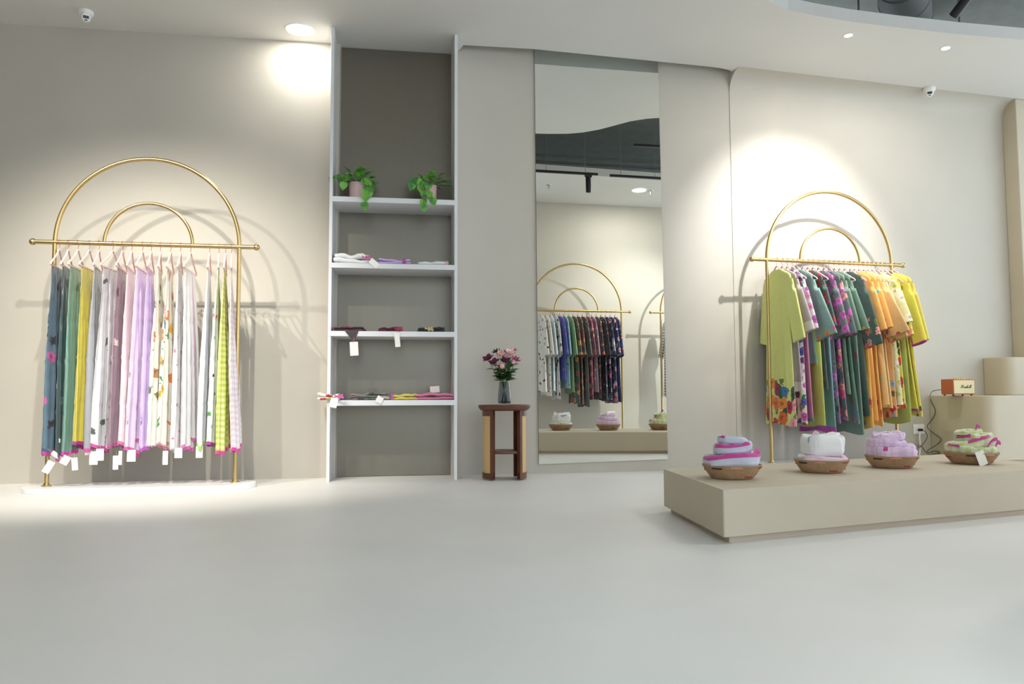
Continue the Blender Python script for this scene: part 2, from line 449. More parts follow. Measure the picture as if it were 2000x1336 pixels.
# ------------------------------------------------------------------ mirror
def locM(px, py):
    p = PL(px, py, MP0-nM*.012, AM); return p
mc = [locM(1052.5, 907), locM(1304.5, 897), locM(1285, 119), locM(1044, 96)]
wz = Vector((0, 0, 1))
top = 3.95
mc[2] = mc[1].lerp(mc[2], (top-mc[1].z)/(mc[2].z-mc[1].z)); mc[3] = mc[0].lerp(mc[3], (top-mc[0].z)/(mc[3].z-mc[0].z))
mir = thing('wall_mirror', 'tall frameless wall mirror reflecting the rack across the room', 'mirror', mc[0])
q = [p-mc[0] for p in mc]
mb = MB(); vs = [Vector(p) for p in q] + [Vector(p)+nM*.010 for p in q]
mb.add(vs[:4], [(0, 1, 2, 3)]); mb.build('glass', M_mirror, mir, smooth=False)
mb = MB(); mb.add([p+nM*.0006 for p in q] + [p+nM*.0118 for p in q], [(4, 5, 6, 7), (0, 1, 5, 4), (1, 2, 6, 5), (2, 3, 7, 6), (3, 0, 4, 7)])
mb.build('backing', plain('mirror_edge', (70, 72, 70), .4), mir, smooth=False)

# ------------------------------------------------------------------ shelf unit
su = thing('shelf_unit', 'tall white built-in shelf unit with taupe back panel and four shelves', 'shelf', UC, UL)
pt_ = .024
MB().box((-UW/2, 0, 0), (-UW/2+pt_, UD, CEIL-.002)).build('side_panel', M_white, su, bevel=.0015)
MB().box((UW/2-pt_, 0, 0), (UW/2, UD, CEIL-.002)).build('side_panel', M_white, su, bevel=.0015)
o = MB().box((-UW/2+pt_+.0005, UD-.015, 0.003), (UW/2-pt_-.0005, UD, CEIL-.003)).build('back_panel', M_back, su, smooth=False); o['label'] = 'brushed taupe back panel'
SH = [(2.178, 2.138), (1.663, 1.624), (1.139, 1.099), (.612, .571)]
for zt, zb in SH:
    MB().box((-UW/2+.003, -.003, zb), (UW/2-.003, UD-.0155, zt)).build('shelf', M_white, su, bevel=.0015)

# ------------------------------------------------------------------ clothing racks
def rack(name, label, cen, ang, zr, R=.62, r2=.297, slab=.035, ext=(.143, .12), blen=.80, bdep=.21, group=None):
    t = thing(name, label, 'clothing rack', cen, ang, group)
    poly = []
    for k in range(13): q = PI/2 + PI*k/12; poly.append((-blen+bdep+bdep*math.cos(q)*1.0, bdep*math.sin(q)))
    for k in range(13): q = -PI/2 + PI*k/12; poly.append((blen-bdep+bdep*math.cos(q), bdep*math.sin(q)))
    o = MB().prism(poly, 0, slab).build('base_slab', M_slab, t, bevel=.004); o['label'] = 'white rounded base slab'
    for s in (-1, 1):
        MB().tube([(s*R, 0, slab), (s*R, 0, zr)], .0142, 16).build('upright', M_brass, t)
        MB().lathe([(.001, slab), (.032, slab), (.032, slab+.007), (.020, slab+.009), (.018, slab+.02), (.0142, slab+.021)], 24, Matrix.Translation((s*R, 0, 0))).build('flange', M_brass, t)
    MB().tube([(-R*math.cos(PI*i/48), 0, zr+R*math.sin(PI*i/48)) for i in range(49)], .0142, 14).build('outer_arch', M_brass, t)
    MB().tube([(-r2*math.cos(PI*i/36), 0, zr+r2*math.sin(PI*i/36)) for i in range(37)], .0118, 12).build('inner_arch', M_brass, t)
    MB().tube([(-R-ext[0], 0, zr), (R+ext[1], 0, zr)], .0158, 16).build('rail', M_brass, t)
    for x in (-R-ext[0], R+ext[1]):
        MB().ball((x, 0, zr), .0235).build('finial', M_brass, t)
    return t
LA = math.radians(9.2); LC = Vector((-2.588, 5.60, 0)); LZ = 1.727
RA = math.radians(14.0); RC = Vector((2.772, 6.845, 0)); RZ = 1.790
rackL = rack('clothing_rack', 'brass double-arch clothing rack holding stoles by the left wall', LC, LA, LZ, blen=.765, bdep=.20)
rackR = rack('clothing_rack', 'brass double-arch clothing rack holding tunics behind the low plinth', RC, RA, RZ, slab=.075)

# hanger prototype: hook round the rail at the origin, body below
def hanger(label, loc, rz, group):
    t = thing('clothes_hanger', label, 'hanger', loc, rz, group)
    if 'hg' not in MATS:
        pts = [(0, 0, -.052), (.020, 0, -.062), (.040, 0, -.082), (.075, 0, -.108), (.15, 0, -.150), (.192, 0, -.172), (.198, 0, -.182), (.185, 0, -.187)]
        loop = pts + [(-x, y, z) for x, y, z in reversed(pts[1:])]
        ob = MB().tube(loop, .0058, 8, closed=True).build('hanger_body', M_hang, t)
        rr = .0195
        hk = [(0, 0, -.054), (0, 0, -.03)] + [(0, -rr*math.sin(q), -rr*math.cos(q)+.0) for q in [i*PI/10 for i in range(0, 15)]]
        hk = [(0, 0, -.056), (0, 0, -.040), (0, .004, -.030)] + [(0, rr*math.sin(q), -rr*math.cos(q)) for q in [.7+i*(PI*1.25)/12 for i in range(13)]]
        # turn the hook so that its loop runs round a rail lying across the hanger
        oh = MB().tube(hk, .0016, 6).build('hook', M_hook, t)
        MATS['hg'] = (ob.data, oh.data)
    else:
        for nm, d in zip(('hanger_body', 'hook'), MATS['hg']):
            o = bpy.data.objects.new(nm, d); o.parent = t; col.objects.link(o)
    # the loop stays square to the rail whatever way the hanger is turned
    for c in t.children:
        if c.name.startswith('hook'): c['turn'] = rz
    return t
def fixhooks(rackang):
    for o in bpy.data.objects:
        if o.name.startswith('hook') and 'turn' in o.keys():
            o.rotation_euler = (0, 0, rackang - o['turn']); del o['turn']

def local(rc_, ang, p):                                 # world -> rack frame
    d = Vector(p)-rc_; return Vector((d.dot(udir(ang)), d.dot(ndir(ang)), d.z))
def world(rc_, ang, v):
    return rc_ + udir(ang)*v[0] + ndir(ang)*v[1] + Vector((0, 0, v[2]))

def price_tag(parent, loc, rz=0.0, tilt=0.0, w_=.042, h_=.078, strl=.04, name='price_tag', yaw=None):
    M = Matrix.Translation(Vector(loc)) @ Matrix.Rotation(rz, 4, 'Z') @ Matrix.Rotation(tilt, 4, 'Y')
    o = MB().box((-w_/2, -.0008, -strl-h_), (w_/2, .0008, -strl), M).build(name, M_paper, parent, smooth=False)
    o['label'] = 'white card price tag'
    MB().tube([M @ Vector(p) for p in ((0, 0, .005), (.004, 0, -strl*.5), (0, -.001, -strl-.008))], .0009, 5).build('string', M_string, o)
    return o

def stole(label, hx, wt, xb, wb, yb, mat, folds=4, amp=.010, seed=0, tags=(), group='stoles on the left rack', hw0=.15, drop=0.0, face=0):
    """cloth folded over a hanger bar: hook pixel hx, visible top width, bottom centre and width in the picture"""
    rnd = random.Random(seed)
    pt = local(LC, LA, PL(hx, 470, LC, LA)); x0 = pt.x
    pb = local(LC, LA, PL(xb, yb, LC, LA))
    xbot = pb.x - .0; zb = pb.z + .012
    k = 116.5
    phi0 = math.radians(14.9)+math.acos(max(-.6, min(.9, wt*.85/(k*hw0/.19))))
    hwb = .15
    phi1 = math.radians(14.9)+math.acos(max(-.6, min(.9, wb/(k*hwb/.19))))
    loc = world(LC, LA, (x0, 0, LZ))
    hg = hanger('pink hanger holding the ' + ' '.join(label.split(' hanging')[0].split()[:11]), loc, LA+phi0, 'hangers on the left rack')
    t = tag(bpy.data.objects.new('stole', None), label, 'stole', group); col.objects.link(t); t.location = loc; t.rotation_euler = (0, 0, LA)
    NT, NS = 60, 44
    ztop = -.178; zbot = zb-LZ
    mb = MB()
    ph1, ph2 = rnd.uniform(0, 6), rnd.uniform(0, 6)
    panels = ((-.34, .66, .004, rnd.uniform(-.03, .0)), (.36, .64, -.004, rnd.uniform(.0, .05)))
    for pi_, (sh, fr, noff, dz) in enumerate(panels):
        P = []; um = []; un = []; sl = rnd.uniform(-.03, .03)
        for j in range(NT+1):
            t_ = j/NT; e = t_**.7
            phi = phi0+(phi1-phi0)*e; hw = hw0+(hwb-hw0)*min(1, t_*2.2) + .012*math.sin(t_*5+ph1)*t_
            cx_ = (xbot-x0)*(t_**1.15); dx, dy = math.cos(phi), math.sin(phi)
            row = []; rm = []; rn = []
            for i in range(NS):
                s = i/NS; back = s >= .5
                q0 = 1-4*s if not back else -3+4*s
                q = sh+q0*fr
                sep = (.003 + .011*min(1, t_*1.6)) * (1 if not back else -1) * math.sqrt(max(0, 1-q0**4))
                A = amp*(min(1, t_*2.2)*.6+.5*t_)
                fold = A*math.sin(q*folds*PI*.62+ph1+(1.3 if back else 0)+pi_+.8*math.sin(t_*2.4+ph2)) + .5*A*math.sin(q*folds*PI*1.33+ph2+t_*1.7)
                cr = .003*mnoise.noise(Vector((q*3+seed*3.1, t_*16+(9 if back else 0), seed+pi_)))
                for tc_, k_ in ((.30, .0035), (.53, .005), (.77, .003)):
                    cr += k_*math.exp(-((t_-tc_-.01*q)/.008)**2)
                z = ztop+(zbot-ztop)*t_
                if t_ > .6: z += (dz + sl*q0 + .008*math.sin(q*9+ph2))*((t_-.6)/.4)
                nn = fold+sep+cr+noff*min(1, t_*3)
                row.append(Vector((cx_+dx*q*hw-dy*nn, dy*q*hw+dx*nn, z)))
                rm.append((q*hw+(.5 if back else 0)+seed+pi_*.23, -t_*1.25)); rn.append(((q+1)/2, t_))
            P.append(row); um.append(rm); un.append(rn)
        mb.grid(P, um, un, closed=True)
    mb.build('cloth', mat, t, autos=False)
    for (tx, ty, rz, tl, w_, h_) in tags:
        p = local(LC, LA, PL(tx, ty, LC, LA))
        price_tag(t, (p.x-x0, -.12, p.z-LZ+.05), rz, tl, w_, h_, .03)
    return t

HEM = (205, 70, 160); HP = (215, 110, 180)
S_ = [
 ('slate blue floral satin stole hanging first from left', 116, 14, 105, 26, 888, fabric((84, 110, 128), hem=(176, 70, 140), hemv=.981, flowers=[(60, 60, 70), (190, 90, 150), (70, 80, 110)], fscale=6, fsize=.2, rough=.38, seed=1), 3, [(120, 905, .2, .5, .045, .085), (108, 890, .1, -.9, .03, .09)]),
 ('dark teal stole with small white blossoms hanging second from left', 134, 12, 128, 16, 888, fabric((50, 78, 78), hem=(176, 70, 140), hemv=.981, flowers=[(225, 215, 210), (90, 110, 110)], fscale=5, fsize=.12, rough=.4, seed=2), 3, []),
 ('sage green satin stole with pink hem hanging beside the yellow one', 153, 21, 141, 34, 884, fabric((104, 146, 134), hem=HEM, hemv=.981, rough=.34, seed=3), 4, [(150, 895, .2, .5, .05, .06), (157, 897, -.1, -.1, .04, .085)]),
 ('bright yellow satin stole with magenta hem', 175, 24, 160, 17, 870, fabric((216, 198, 0), hem=(176, 60, 140), hemv=.981, rough=.34, seed=4), 4, []),
 ('charcoal grey narrow stole hanging right of the yellow stole', 194, 10, 180, 18, 880, fabric((150, 150, 156), hem=HEM, hemv=.981, rough=.4, seed=5, stripe=((80, 80, 84), 2)), 3, []),
 ('silver grey stole with rose motif hanging on a turned hanger', 221, 34, 206, 44, 878, fabric((206, 205, 208), hem=(196, 80, 150), hemv=.981, flowers=[(150, 70, 90), (90, 100, 90)], fscale=3.2, fsize=.1, rough=.36, seed=6), 5, [(183, 878, .1, 0, .03, .05), (195, 885, .1, 0, .052, .09), (207, 880, .05, 0, .05, .08)]),
 ('dusky mauve stole with wine edge hanging next to the silver stole', 240, 16, 228, 18, 872, fabric((150, 122, 138), hem=(190, 80, 150), hemv=.981, flowers=[(230, 200, 205), (120, 60, 90)], fscale=4, fsize=.1, rough=.4, seed=7), 4, []),
 ('pale rose grey stole hanging right of the dusky mauve stole', 258, 12, 246, 16, 868, fabric((222, 200, 206), hem=(200, 110, 160), hemv=.981, rough=.4, seed=8), 3, [(237, 893, .1, 0, .034, .095), (246, 884, .1, 0, .022, .095)]),
 ('light orchid stole with pink hem hanging left of the lilac one', 279, 20, 265, 30, 880, fabric((234, 208, 234), hem=HP, hemv=.981, rough=.36, seed=9), 4, [(267, 882, .1, 0, .055, .08)]),
 ('lilac satin stole hanging at the middle of left rack', 296, 12, 292, 24, 875, fabric((204, 176, 232), hem=(190, 90, 190), hemv=.981, rough=.34, seed=10), 4, []),
 ('crinkled cream stole hanging right of the lilac stole', 314, 7, 306, 22, 872, fabric((232, 222, 212), flowers=[(190, 140, 90), (120, 140, 110)], fscale=5, fsize=.12, rough=.75, seed=11), 7, []),
 ('cream stole with orange and blue flower print', 334, 15, 324, 22, 874, fabric((230, 220, 206), hem=(220, 140, 170), hemv=.99, flowers=[(230, 170, 50), (80, 130, 170), (225, 130, 60), (200, 130, 150)], fscale=6, fsize=.2, leaf=[(90, 140, 90)], lscale=9, lsize=.12, rough=.6, seed=12), 4, [(332, 884, .1, 0, .034, .095)]),
 ('white stole with tiny pink flowers hanging on a narrow hanger', 353, 12, 346, 18, 880, fabric((242, 238, 236), flowers=[(225, 140, 175), (190, 170, 190)], fscale=8, fsize=.09, rough=.6, seed=13), 4, [(357, 878, .1, 0, .05, .07)]),
 ('white stole with mauve side strip on a turned hanger', 373, 27, 369, 32, 878, fabric((246, 243, 240), hem=HP, hemv=.981, stripe=((205, 165, 190), 2), rough=.5, seed=14), 4, []),
 ('plain white stole with green hem', 410, 13, 397, 20, 868, fabric((248, 247, 244), hem=(170, 215, 90), hemv=.981, rough=.5, seed=15), 4, [(397, 875, .1, 0, .045, .08)]),
 ('white stole with purple hem and rosebud print', 428, 8, 417, 20, 868, fabric((247, 244, 242), hem=(160, 70, 150), hemv=.981, flowers=[(235, 120, 140), (120, 170, 110), (60, 60, 60)], fscale=7, fsize=.11, rough=.55, seed=16), 4, []),
 ('lime green checked stole', 441, 13, 437, 22, 884, fabric((222, 224, 150), check=(186, 206, 70), cscale=26, hem=(210, 70, 150), hemv=.981, rough=.6, seed=17), 4, []),
 ('pale pink checked stole hanging last on the right of its rack', 453, 9, 463, 16, 878, fabric((242, 222, 228), check=(232, 196, 212), cscale=26, hem=(215, 60, 160), hemv=.981, rough=.6, seed=18), 3, []),
]
for i, (lab, hx, wt, xb, wb, yb, mt, fo, tg) in enumerate(S_):
    stole(lab, hx, wt, xb, wb, yb, mt, folds=fo+1, amp=.012 if i != 10 else .014, seed=i+1, tags=tg)
fixhooks(LA)

# ------------------------------------------------------------------ tunics
def tunic_mesh(mbody, length, sw=.20, hemw=.25, th=.015, seed=0, folds=5, neck=.07, waist=.175):
    rnd = random.Random(seed); ph = rnd.uniform(0, 6); ph2 = rnd.uniform(0, 6)
    rings = [(0, neck, .010, .002), (.012, neck+.03, .013, -.012), (.02, .15, .014, -.034), (.035, sw*.97, .016, -.056), (.06, sw+.004, .016, -.080)]
    nt = 40
    P = []; um = []; un = []; NS = 64
    def ring(a, b, z, A, t_):
        row = []; rm = []; rn = []
        for i in range(NS):
            s = 2*PI*i/NS; c, si = math.cos(s), math.sin(s)
            x = a*math.copysign(abs(c)**.75, c); y = b*math.copysign(abs(si)**.6, si)
            f = A*math.sin(x/a*folds*1.7+ph+t_*1.3) + .6*A*math.sin(x/a*folds*3.1+ph2-t_)
            zz = z
            row.append(Vector((x, y+f, zz))); rm.append((x+(0 if si >= 0 else .9)+seed*1.7, z)); rn.append((i/NS, t_))
        P.append(row); um.append(rm); un.append(rn)
    for t_, a, b, z in rings: ring(a, b, z, 0.0, t_*.5)
    for j in range(1, nt+1):
        t_ = .03+.97*j/nt; z = -.086-(length-.086)*j/nt; v = j/nt
        if v < .3: a = sw+(waist-sw)*math.sin(v/.3*PI/2)
        else: a = waist+(hemw-waist)*((v-.3)/.7)**1.1
        ring(a, .014+(th-.014)*min(1, v*2.5), z, .009*min(1, v*1.6), t_)
        if j == nt:
            for i, p in enumerate(P[-1]): p.z += .012*math.sin(p.x*14+ph)
    return P, um, un
def sleeve_mesh(side, sw, slen, w0, w1, out, seed, th=.018):
    rnd = random.Random(seed+side*50); ph = rnd.uniform(0, 6)
    P = []; um = []; un = []; nt = 18; NS = 24
    for j in range(nt+1):
        t_ = j/nt
        cx_ = side*(sw-.045 + (out+.045)*(t_**.8)); z = -.118 - slen*t_ + .055*math.exp(-t_*9)
        a = w0+(w1-w0)*t_; b = .012+(th-.012)*t_
        row = []; rm = []; rn = []
        for i in range(NS):
            s = 2*PI*i/NS; c, si = math.cos(s), math.sin(s)
            x = a*math.copysign(abs(c)**.8, c); y = b*math.copysign(abs(si)**.7, si)
            f = .005*t_*math.sin(c*4+ph)
            row.append(Vector((cx_+x, y+f, z + x*side*(-.55 if t_ < .12 else .22*t_)))); rm.append((x+2.1+side+seed, z*1.0)); rn.append((i/NS, t_))
        P.append(row); um.append(rm); un.append(rn)
    return P, um, un
def tunic(name, label, cat, loc, rz, mat, smat=None, length=1.25, sleeves=True, slen=.50, w0=.075, w1=.085, out=.10, hemw=.25, seed=0, group=None, sw=.20, th=.015, waist=.175, near=-1):
    t = thing(name, label, cat, loc, rz, group)
    DZ = -.088
    P, um, un = tunic_mesh(None, length, sw=sw, hemw=hemw, seed=seed, th=th, waist=waist)
    for row in P:
        for p in row: p.z += DZ
    MB().grid(P, um, un, closed=True).build('body', mat, t, autos=False)
    if sleeves:
        for s in (-1, 1):
            P, um, un = sleeve_mesh(s, sw, slen, w0 if s*near > 0 else min(w0, .065), w1 if s*near > 0 else min(w1, .07), out if s*near > 0 else min(out, .03), seed)
            for row in P:
                for p in row: p.z += DZ
            MB().grid(P, um, un, closed=True).build('sleeve', smat or mat, t, autos=False)
    return t
def trousers(name, label, cat, loc, rz, mat, zb, hw0=.17, hwb=.25, seed=0, group=None):
    rnd = random.Random(seed); ph = rnd.uniform(0, 6)
    t = thing(name, label, cat, loc, rz, group)
    P = []; um = []; un = []; NT, NS = 26, 48
    for j in range(NT+1):
        t_ = j/NT; hw = hw0+(hwb-hw0)*t_; row = []; rm = []; rn = []
        for i in range(NS):
            s = 2*PI*i/NS; q = math.cos(s); si = math.sin(s)
            y = (.006+.012*min(1, t_*2))*math.copysign(abs(si)**.6, si) + .008*min(1, t_*2)*math.sin(q*6+ph+t_)
            z = -.180+(zb+.180)*t_ + (.012*math.sin(q*4+ph) if j == NT else 0)
            row.append(Vector((q*hw, y, z))); rm.append((q*hw+seed*1.3+(.5 if si < 0 else 0), z)); rn.append((i/NS, t_))
        P.append(row); um.append(rm); un.append(rn)
    MB().grid(P, um, un, closed=True).build('cloth', mat, t, autos=False)
    return t
PAL = [(190, 40, 60), (225, 110, 60), (150, 30, 80), (235, 160, 170), (240, 150, 60), (60, 130, 170)]
LIME = (210, 217, 112)
K = [  # label, kind, hook px, cloth, hem y px, options
 ('lime kurta with big flower border at the front of right rack', 'k', 1517, fabric(LIME, flowers=PAL, fscale=8, fsize=.44, leaf=[(70, 90, 60), (60, 100, 70), (110, 130, 70)], lscale=11, lsize=.34, vfrom=.70, seed=31), 832, dict(hemw=.24, slen=.50, smat=fabric(LIME, seed=30))),
 ('taupe grey kurta with pale cuffs behind the lime kurta', 'k', 1528, fabric((168, 154, 154), hem=(214, 202, 196), hemv=.92, seed=32), 766, dict(hemw=.25, slen=.44, w1=.10, out=.14, smat=fabric((168, 154, 154), hem=(214, 202, 196), hemv=.83, seed=33))),
 ('white tunic with purple and pink flowers right of the taupe kurta', 'k', 1538, fabric((215, 205, 205), flowers=[(190, 90, 170), (90, 90, 180), (230, 150, 180), (120, 60, 120)], fscale=12, fsize=.36, leaf=[(60, 140, 90)], lscale=16, lsize=.22, seed=34), 828, dict(hemw=.22, slen=.42)),
 ('mauve pink trousers with teal hem hanging between tunics', 't', 1548, fabric((184, 100, 138), hem=(90, 120, 120), hemv=.981, seed=35), 820, dict()),
 ('sage teal kurta with wide flower-cornered sleeves', 'k', 1557, fabric((118, 158, 148), seed=36), 715, dict(slen=.48, w1=.13, out=.17, smat=fabric((118, 158, 148), flowers=[(225, 130, 60), (225, 110, 150)], fscale=10, fsize=.25, vfrom=.8, seed=37))),
 ('olive lime trousers hanging beside the sage teal kurta', 't', 1568, fabric((170, 176, 62), flowers=[(220, 110, 60)], fscale=4, fsize=.08, seed=38), 832, dict()),
 ('dark green tunic with red poppies', 'k', 1578, fabric((70, 92, 80), flowers=[(205, 50, 60), (200, 60, 110)], fscale=9, fsize=.26, seed=39), 760, dict(slen=.4)),
 ('teal trousers with broad purple hem hanging lowest on the rack', 't', 1588, fabric((104, 148, 150), hem=(170, 70, 165), hemv=.965, stripe=((160, 70, 150), 2), seed=40), 843, dict()),
 ('slate grey tunic with magenta flowers on puffed sleeves', 'k', 1599, fabric((100, 110, 112), flowers=[(190, 90, 175), (200, 110, 190), (120, 130, 130)], fscale=11, fsize=.36, leaf=[(70, 85, 80)], lscale=15, lsize=.2, seed=41), 826, dict(slen=.46, w1=.095)),
 ('slate grey tunic with pink and coral roses', 'k', 1610, fabric((90, 102, 104), flowers=[(220, 90, 140), (190, 90, 175), (230, 150, 140)], fscale=10, fsize=.36, leaf=[(60, 80, 70)], lscale=15, lsize=.2, seed=42), 822, dict(slen=.46, w1=.09)),
 ('grey green kurta hanging right of the slate tunics', 'k', 1620, fabric((106, 136, 112), seed=43), 770, dict(slen=.44, w1=.1)),
 ('moss green kurta with printed hem', 'k', 1630, fabric((92, 128, 106), flowers=[(200, 160, 60), (170, 90, 140), (90, 130, 180)], fscale=16, fsize=.3, vfrom=.9, seed=44), 826, dict(slen=.43, w1=.11, out=.13, hemw=.29)),
 ('dusty green trousers with small red flowers', 't', 1640, fabric((104, 136, 120), flowers=[(200, 80, 90)], fscale=6, fsize=.14, seed=45), 846, dict()),
 ('bottle green kurta with embroidered coral flowers on sleeves', 'k', 1650, fabric((54, 78, 70), flowers=[(190, 160, 80)], fscale=5, fsize=.08, seed=46), 812, dict(slen=.54, w1=.10, out=.12, smat=fabric((58, 84, 75), flowers=[(225, 120, 110), (235, 160, 150)], fscale=9, fsize=.3, leaf=[(120, 130, 60)], lscale=12, lsize=.15, vfrom=.55, seed=47))),
 ('marigold orange trousers with print at hem', 't', 1661, fabric((240, 170, 50), flowers=[(215, 90, 70), (120, 150, 90)], fscale=8, fsize=.22, vfrom=.7, seed=48), 836, dict()),
 ('plain orange kurta right of the bottle green kurta', 'k', 1669, fabric((240, 164, 58), seed=49), 820, dict(slen=.42)),
 ('orange kurta with scattered green and blue flowers', 'k', 1678, fabric((238, 168, 54), flowers=[(110, 140, 60), (90, 170, 200), (205, 80, 70)], fscale=7, fsize=.2, seed=50), 834, dict(slen=.40)),
 ('peach orange kurta with wide pointed sleeves', 'k', 1687, fabric((246, 182, 104), seed=51), 790, dict(slen=.45, w1=.14, out=.16, smat=fabric((246, 182, 104), flowers=[(200, 70, 80), (130, 120, 160)], fscale=12, fsize=.25, vfrom=.9, seed=52))),
 ('pale peach kurta with flower-edged flared sleeves', 'k', 1695, fabric((248, 190, 118), seed=53), 800, dict(slen=.49, w1=.12, out=.13, smat=fabric((248, 190, 118), flowers=[(225, 110, 80), (190, 150, 80)], fscale=14, fsize=.3, vfrom=.88, seed=54))),
 ('tan trousers with red flowers and border', 't', 1704, fabric((214, 156, 92), flowers=[(190, 60, 70), (120, 110, 80), (150, 170, 190)], fscale=10, fsize=.28, vfrom=.72, seed=55), 816, dict()),
 ('pale lime and white blotched tunic', 'k', 1712, fabric((226, 232, 170), flowers=[(245, 245, 225), (200, 215, 120)], fscale=9, fsize=.4, seed=56), 790, dict(slen=.35)),
 ('yellow tunic with red and blue flower panel', 'k', 1720, fabric((228, 216, 50), flowers=[(225, 80, 80), (90, 140, 190), (240, 160, 150), (60, 90, 60)], fscale=8, fsize=.34, seed=57), 800, dict(slen=.46)),
 ('olive green trousers near the right end of the rack', 't', 1729, fabric((172, 180, 76), seed=58), 826, dict()),
 ('bright yellow long kurta with magenta trim at the right end', 'k', 1738, fabric((238, 216, 8), hem=(178, 64, 150), hemv=.975, stripe=((190, 80, 150), 2), seed=59), 806, dict(slen=.52, w1=.085, out=.13, hemw=.29)),
 ('yellow olive kurta with small flower corner, last on the right', 'k', 1747, fabric((220, 208, 60), flowers=[(210, 80, 70), (90, 110, 50)], fscale=10, fsize=.22, vfrom=.75, seed=60), 812, dict(slen=.50, hemw=.3)),
]
for i, (lab, kd, hx, mt, yb, op) in enumerate(K):
    x0 = local(RC, RA, PL(hx, 513, RC, RA)).x
    zb = PL(hx+20, yb, RC-ndir(RA)*.12, RA).z
    loc = world(RC, RA, (x0, 0, RZ)); jit = random.uniform(-.05, .05); rz = RA+PI/2+jit
    hanger('pink hanger carrying the '+' '.join(lab.split(' hanging')[0].split(' behind')[0].split()[:11]), loc, rz, 'hangers on the right rack')
    L_ = RZ-zb
    if kd == 'k': tunic('kurta', lab, 'tunic', loc, rz, mt, length=L_-.095, seed=i+1, group='tunics on the right rack', **op)
    else: trousers('trousers', lab, 'trousers', loc, rz, mt, -L_, seed=i+1, group='trousers on the right rack')
fixhooks(RA)

# ------------------------------------------------------------------ baskets and cloth bundles
def basket(label, loc, rz=0, r0=.098, r1=.142, h=.070, group='jute baskets on the plinth'):
    t = thing('basket', label, 'basket', loc, rz, group)
    prof = [(.001, .006), (r0-.006, .006), (r1-.008, h-.002), (r1-.004, h), (r1, h-.003)]
    out = [(r1, h-.003)] + [(r0+(r1-r0)*q+.004*math.sin(q*PI), h*q) for q in (.85, .7, .55, .4, .25, .1)] + [(r0-.004, 0), (.001, 0)]
    MB().lathe([(.001, .006), (r0-.008, .006)] + [(r0-.008+(r1-r0)*q, .006+(h-.006)*q) for q in (.3, .6, .9)] + [(r1-.004, h)] + out, 48).build('bowl', M_jute, t)
    for k, (deg, zf, c) in enumerate(((-158, .78, 'd'), (-118, .86, 'p'), (-84, .22, 'r'), (-52, .82, 'b'), (-20, .3, 'd'), (20, .7, 'r'), (80, .4, 'd'), (140, .6, 'r'))):
        mb = MB(); pts = []
        for j in range(7):
            a = math.radians(deg-11+22*j/6); r = r0+(r1-r0)*zf+.004*math.sin(zf*PI)+.001
            pts.append((r*math.cos(a), r*math.sin(a), h*zf))
        o = mb.tube(pts, .0036, 6).build('woven_dash', plain('dash_'+c, {'d': (30, 24, 22), 'p': (214, 150, 128), 'r': (160, 44, 30), 'b': (140, 70, 40)}[c], .8), t)
        o['label'] = {'d': 'black', 'p': 'pink', 'r': 'red', 'b': 'brown'}[c]+' woven dash'
    return t
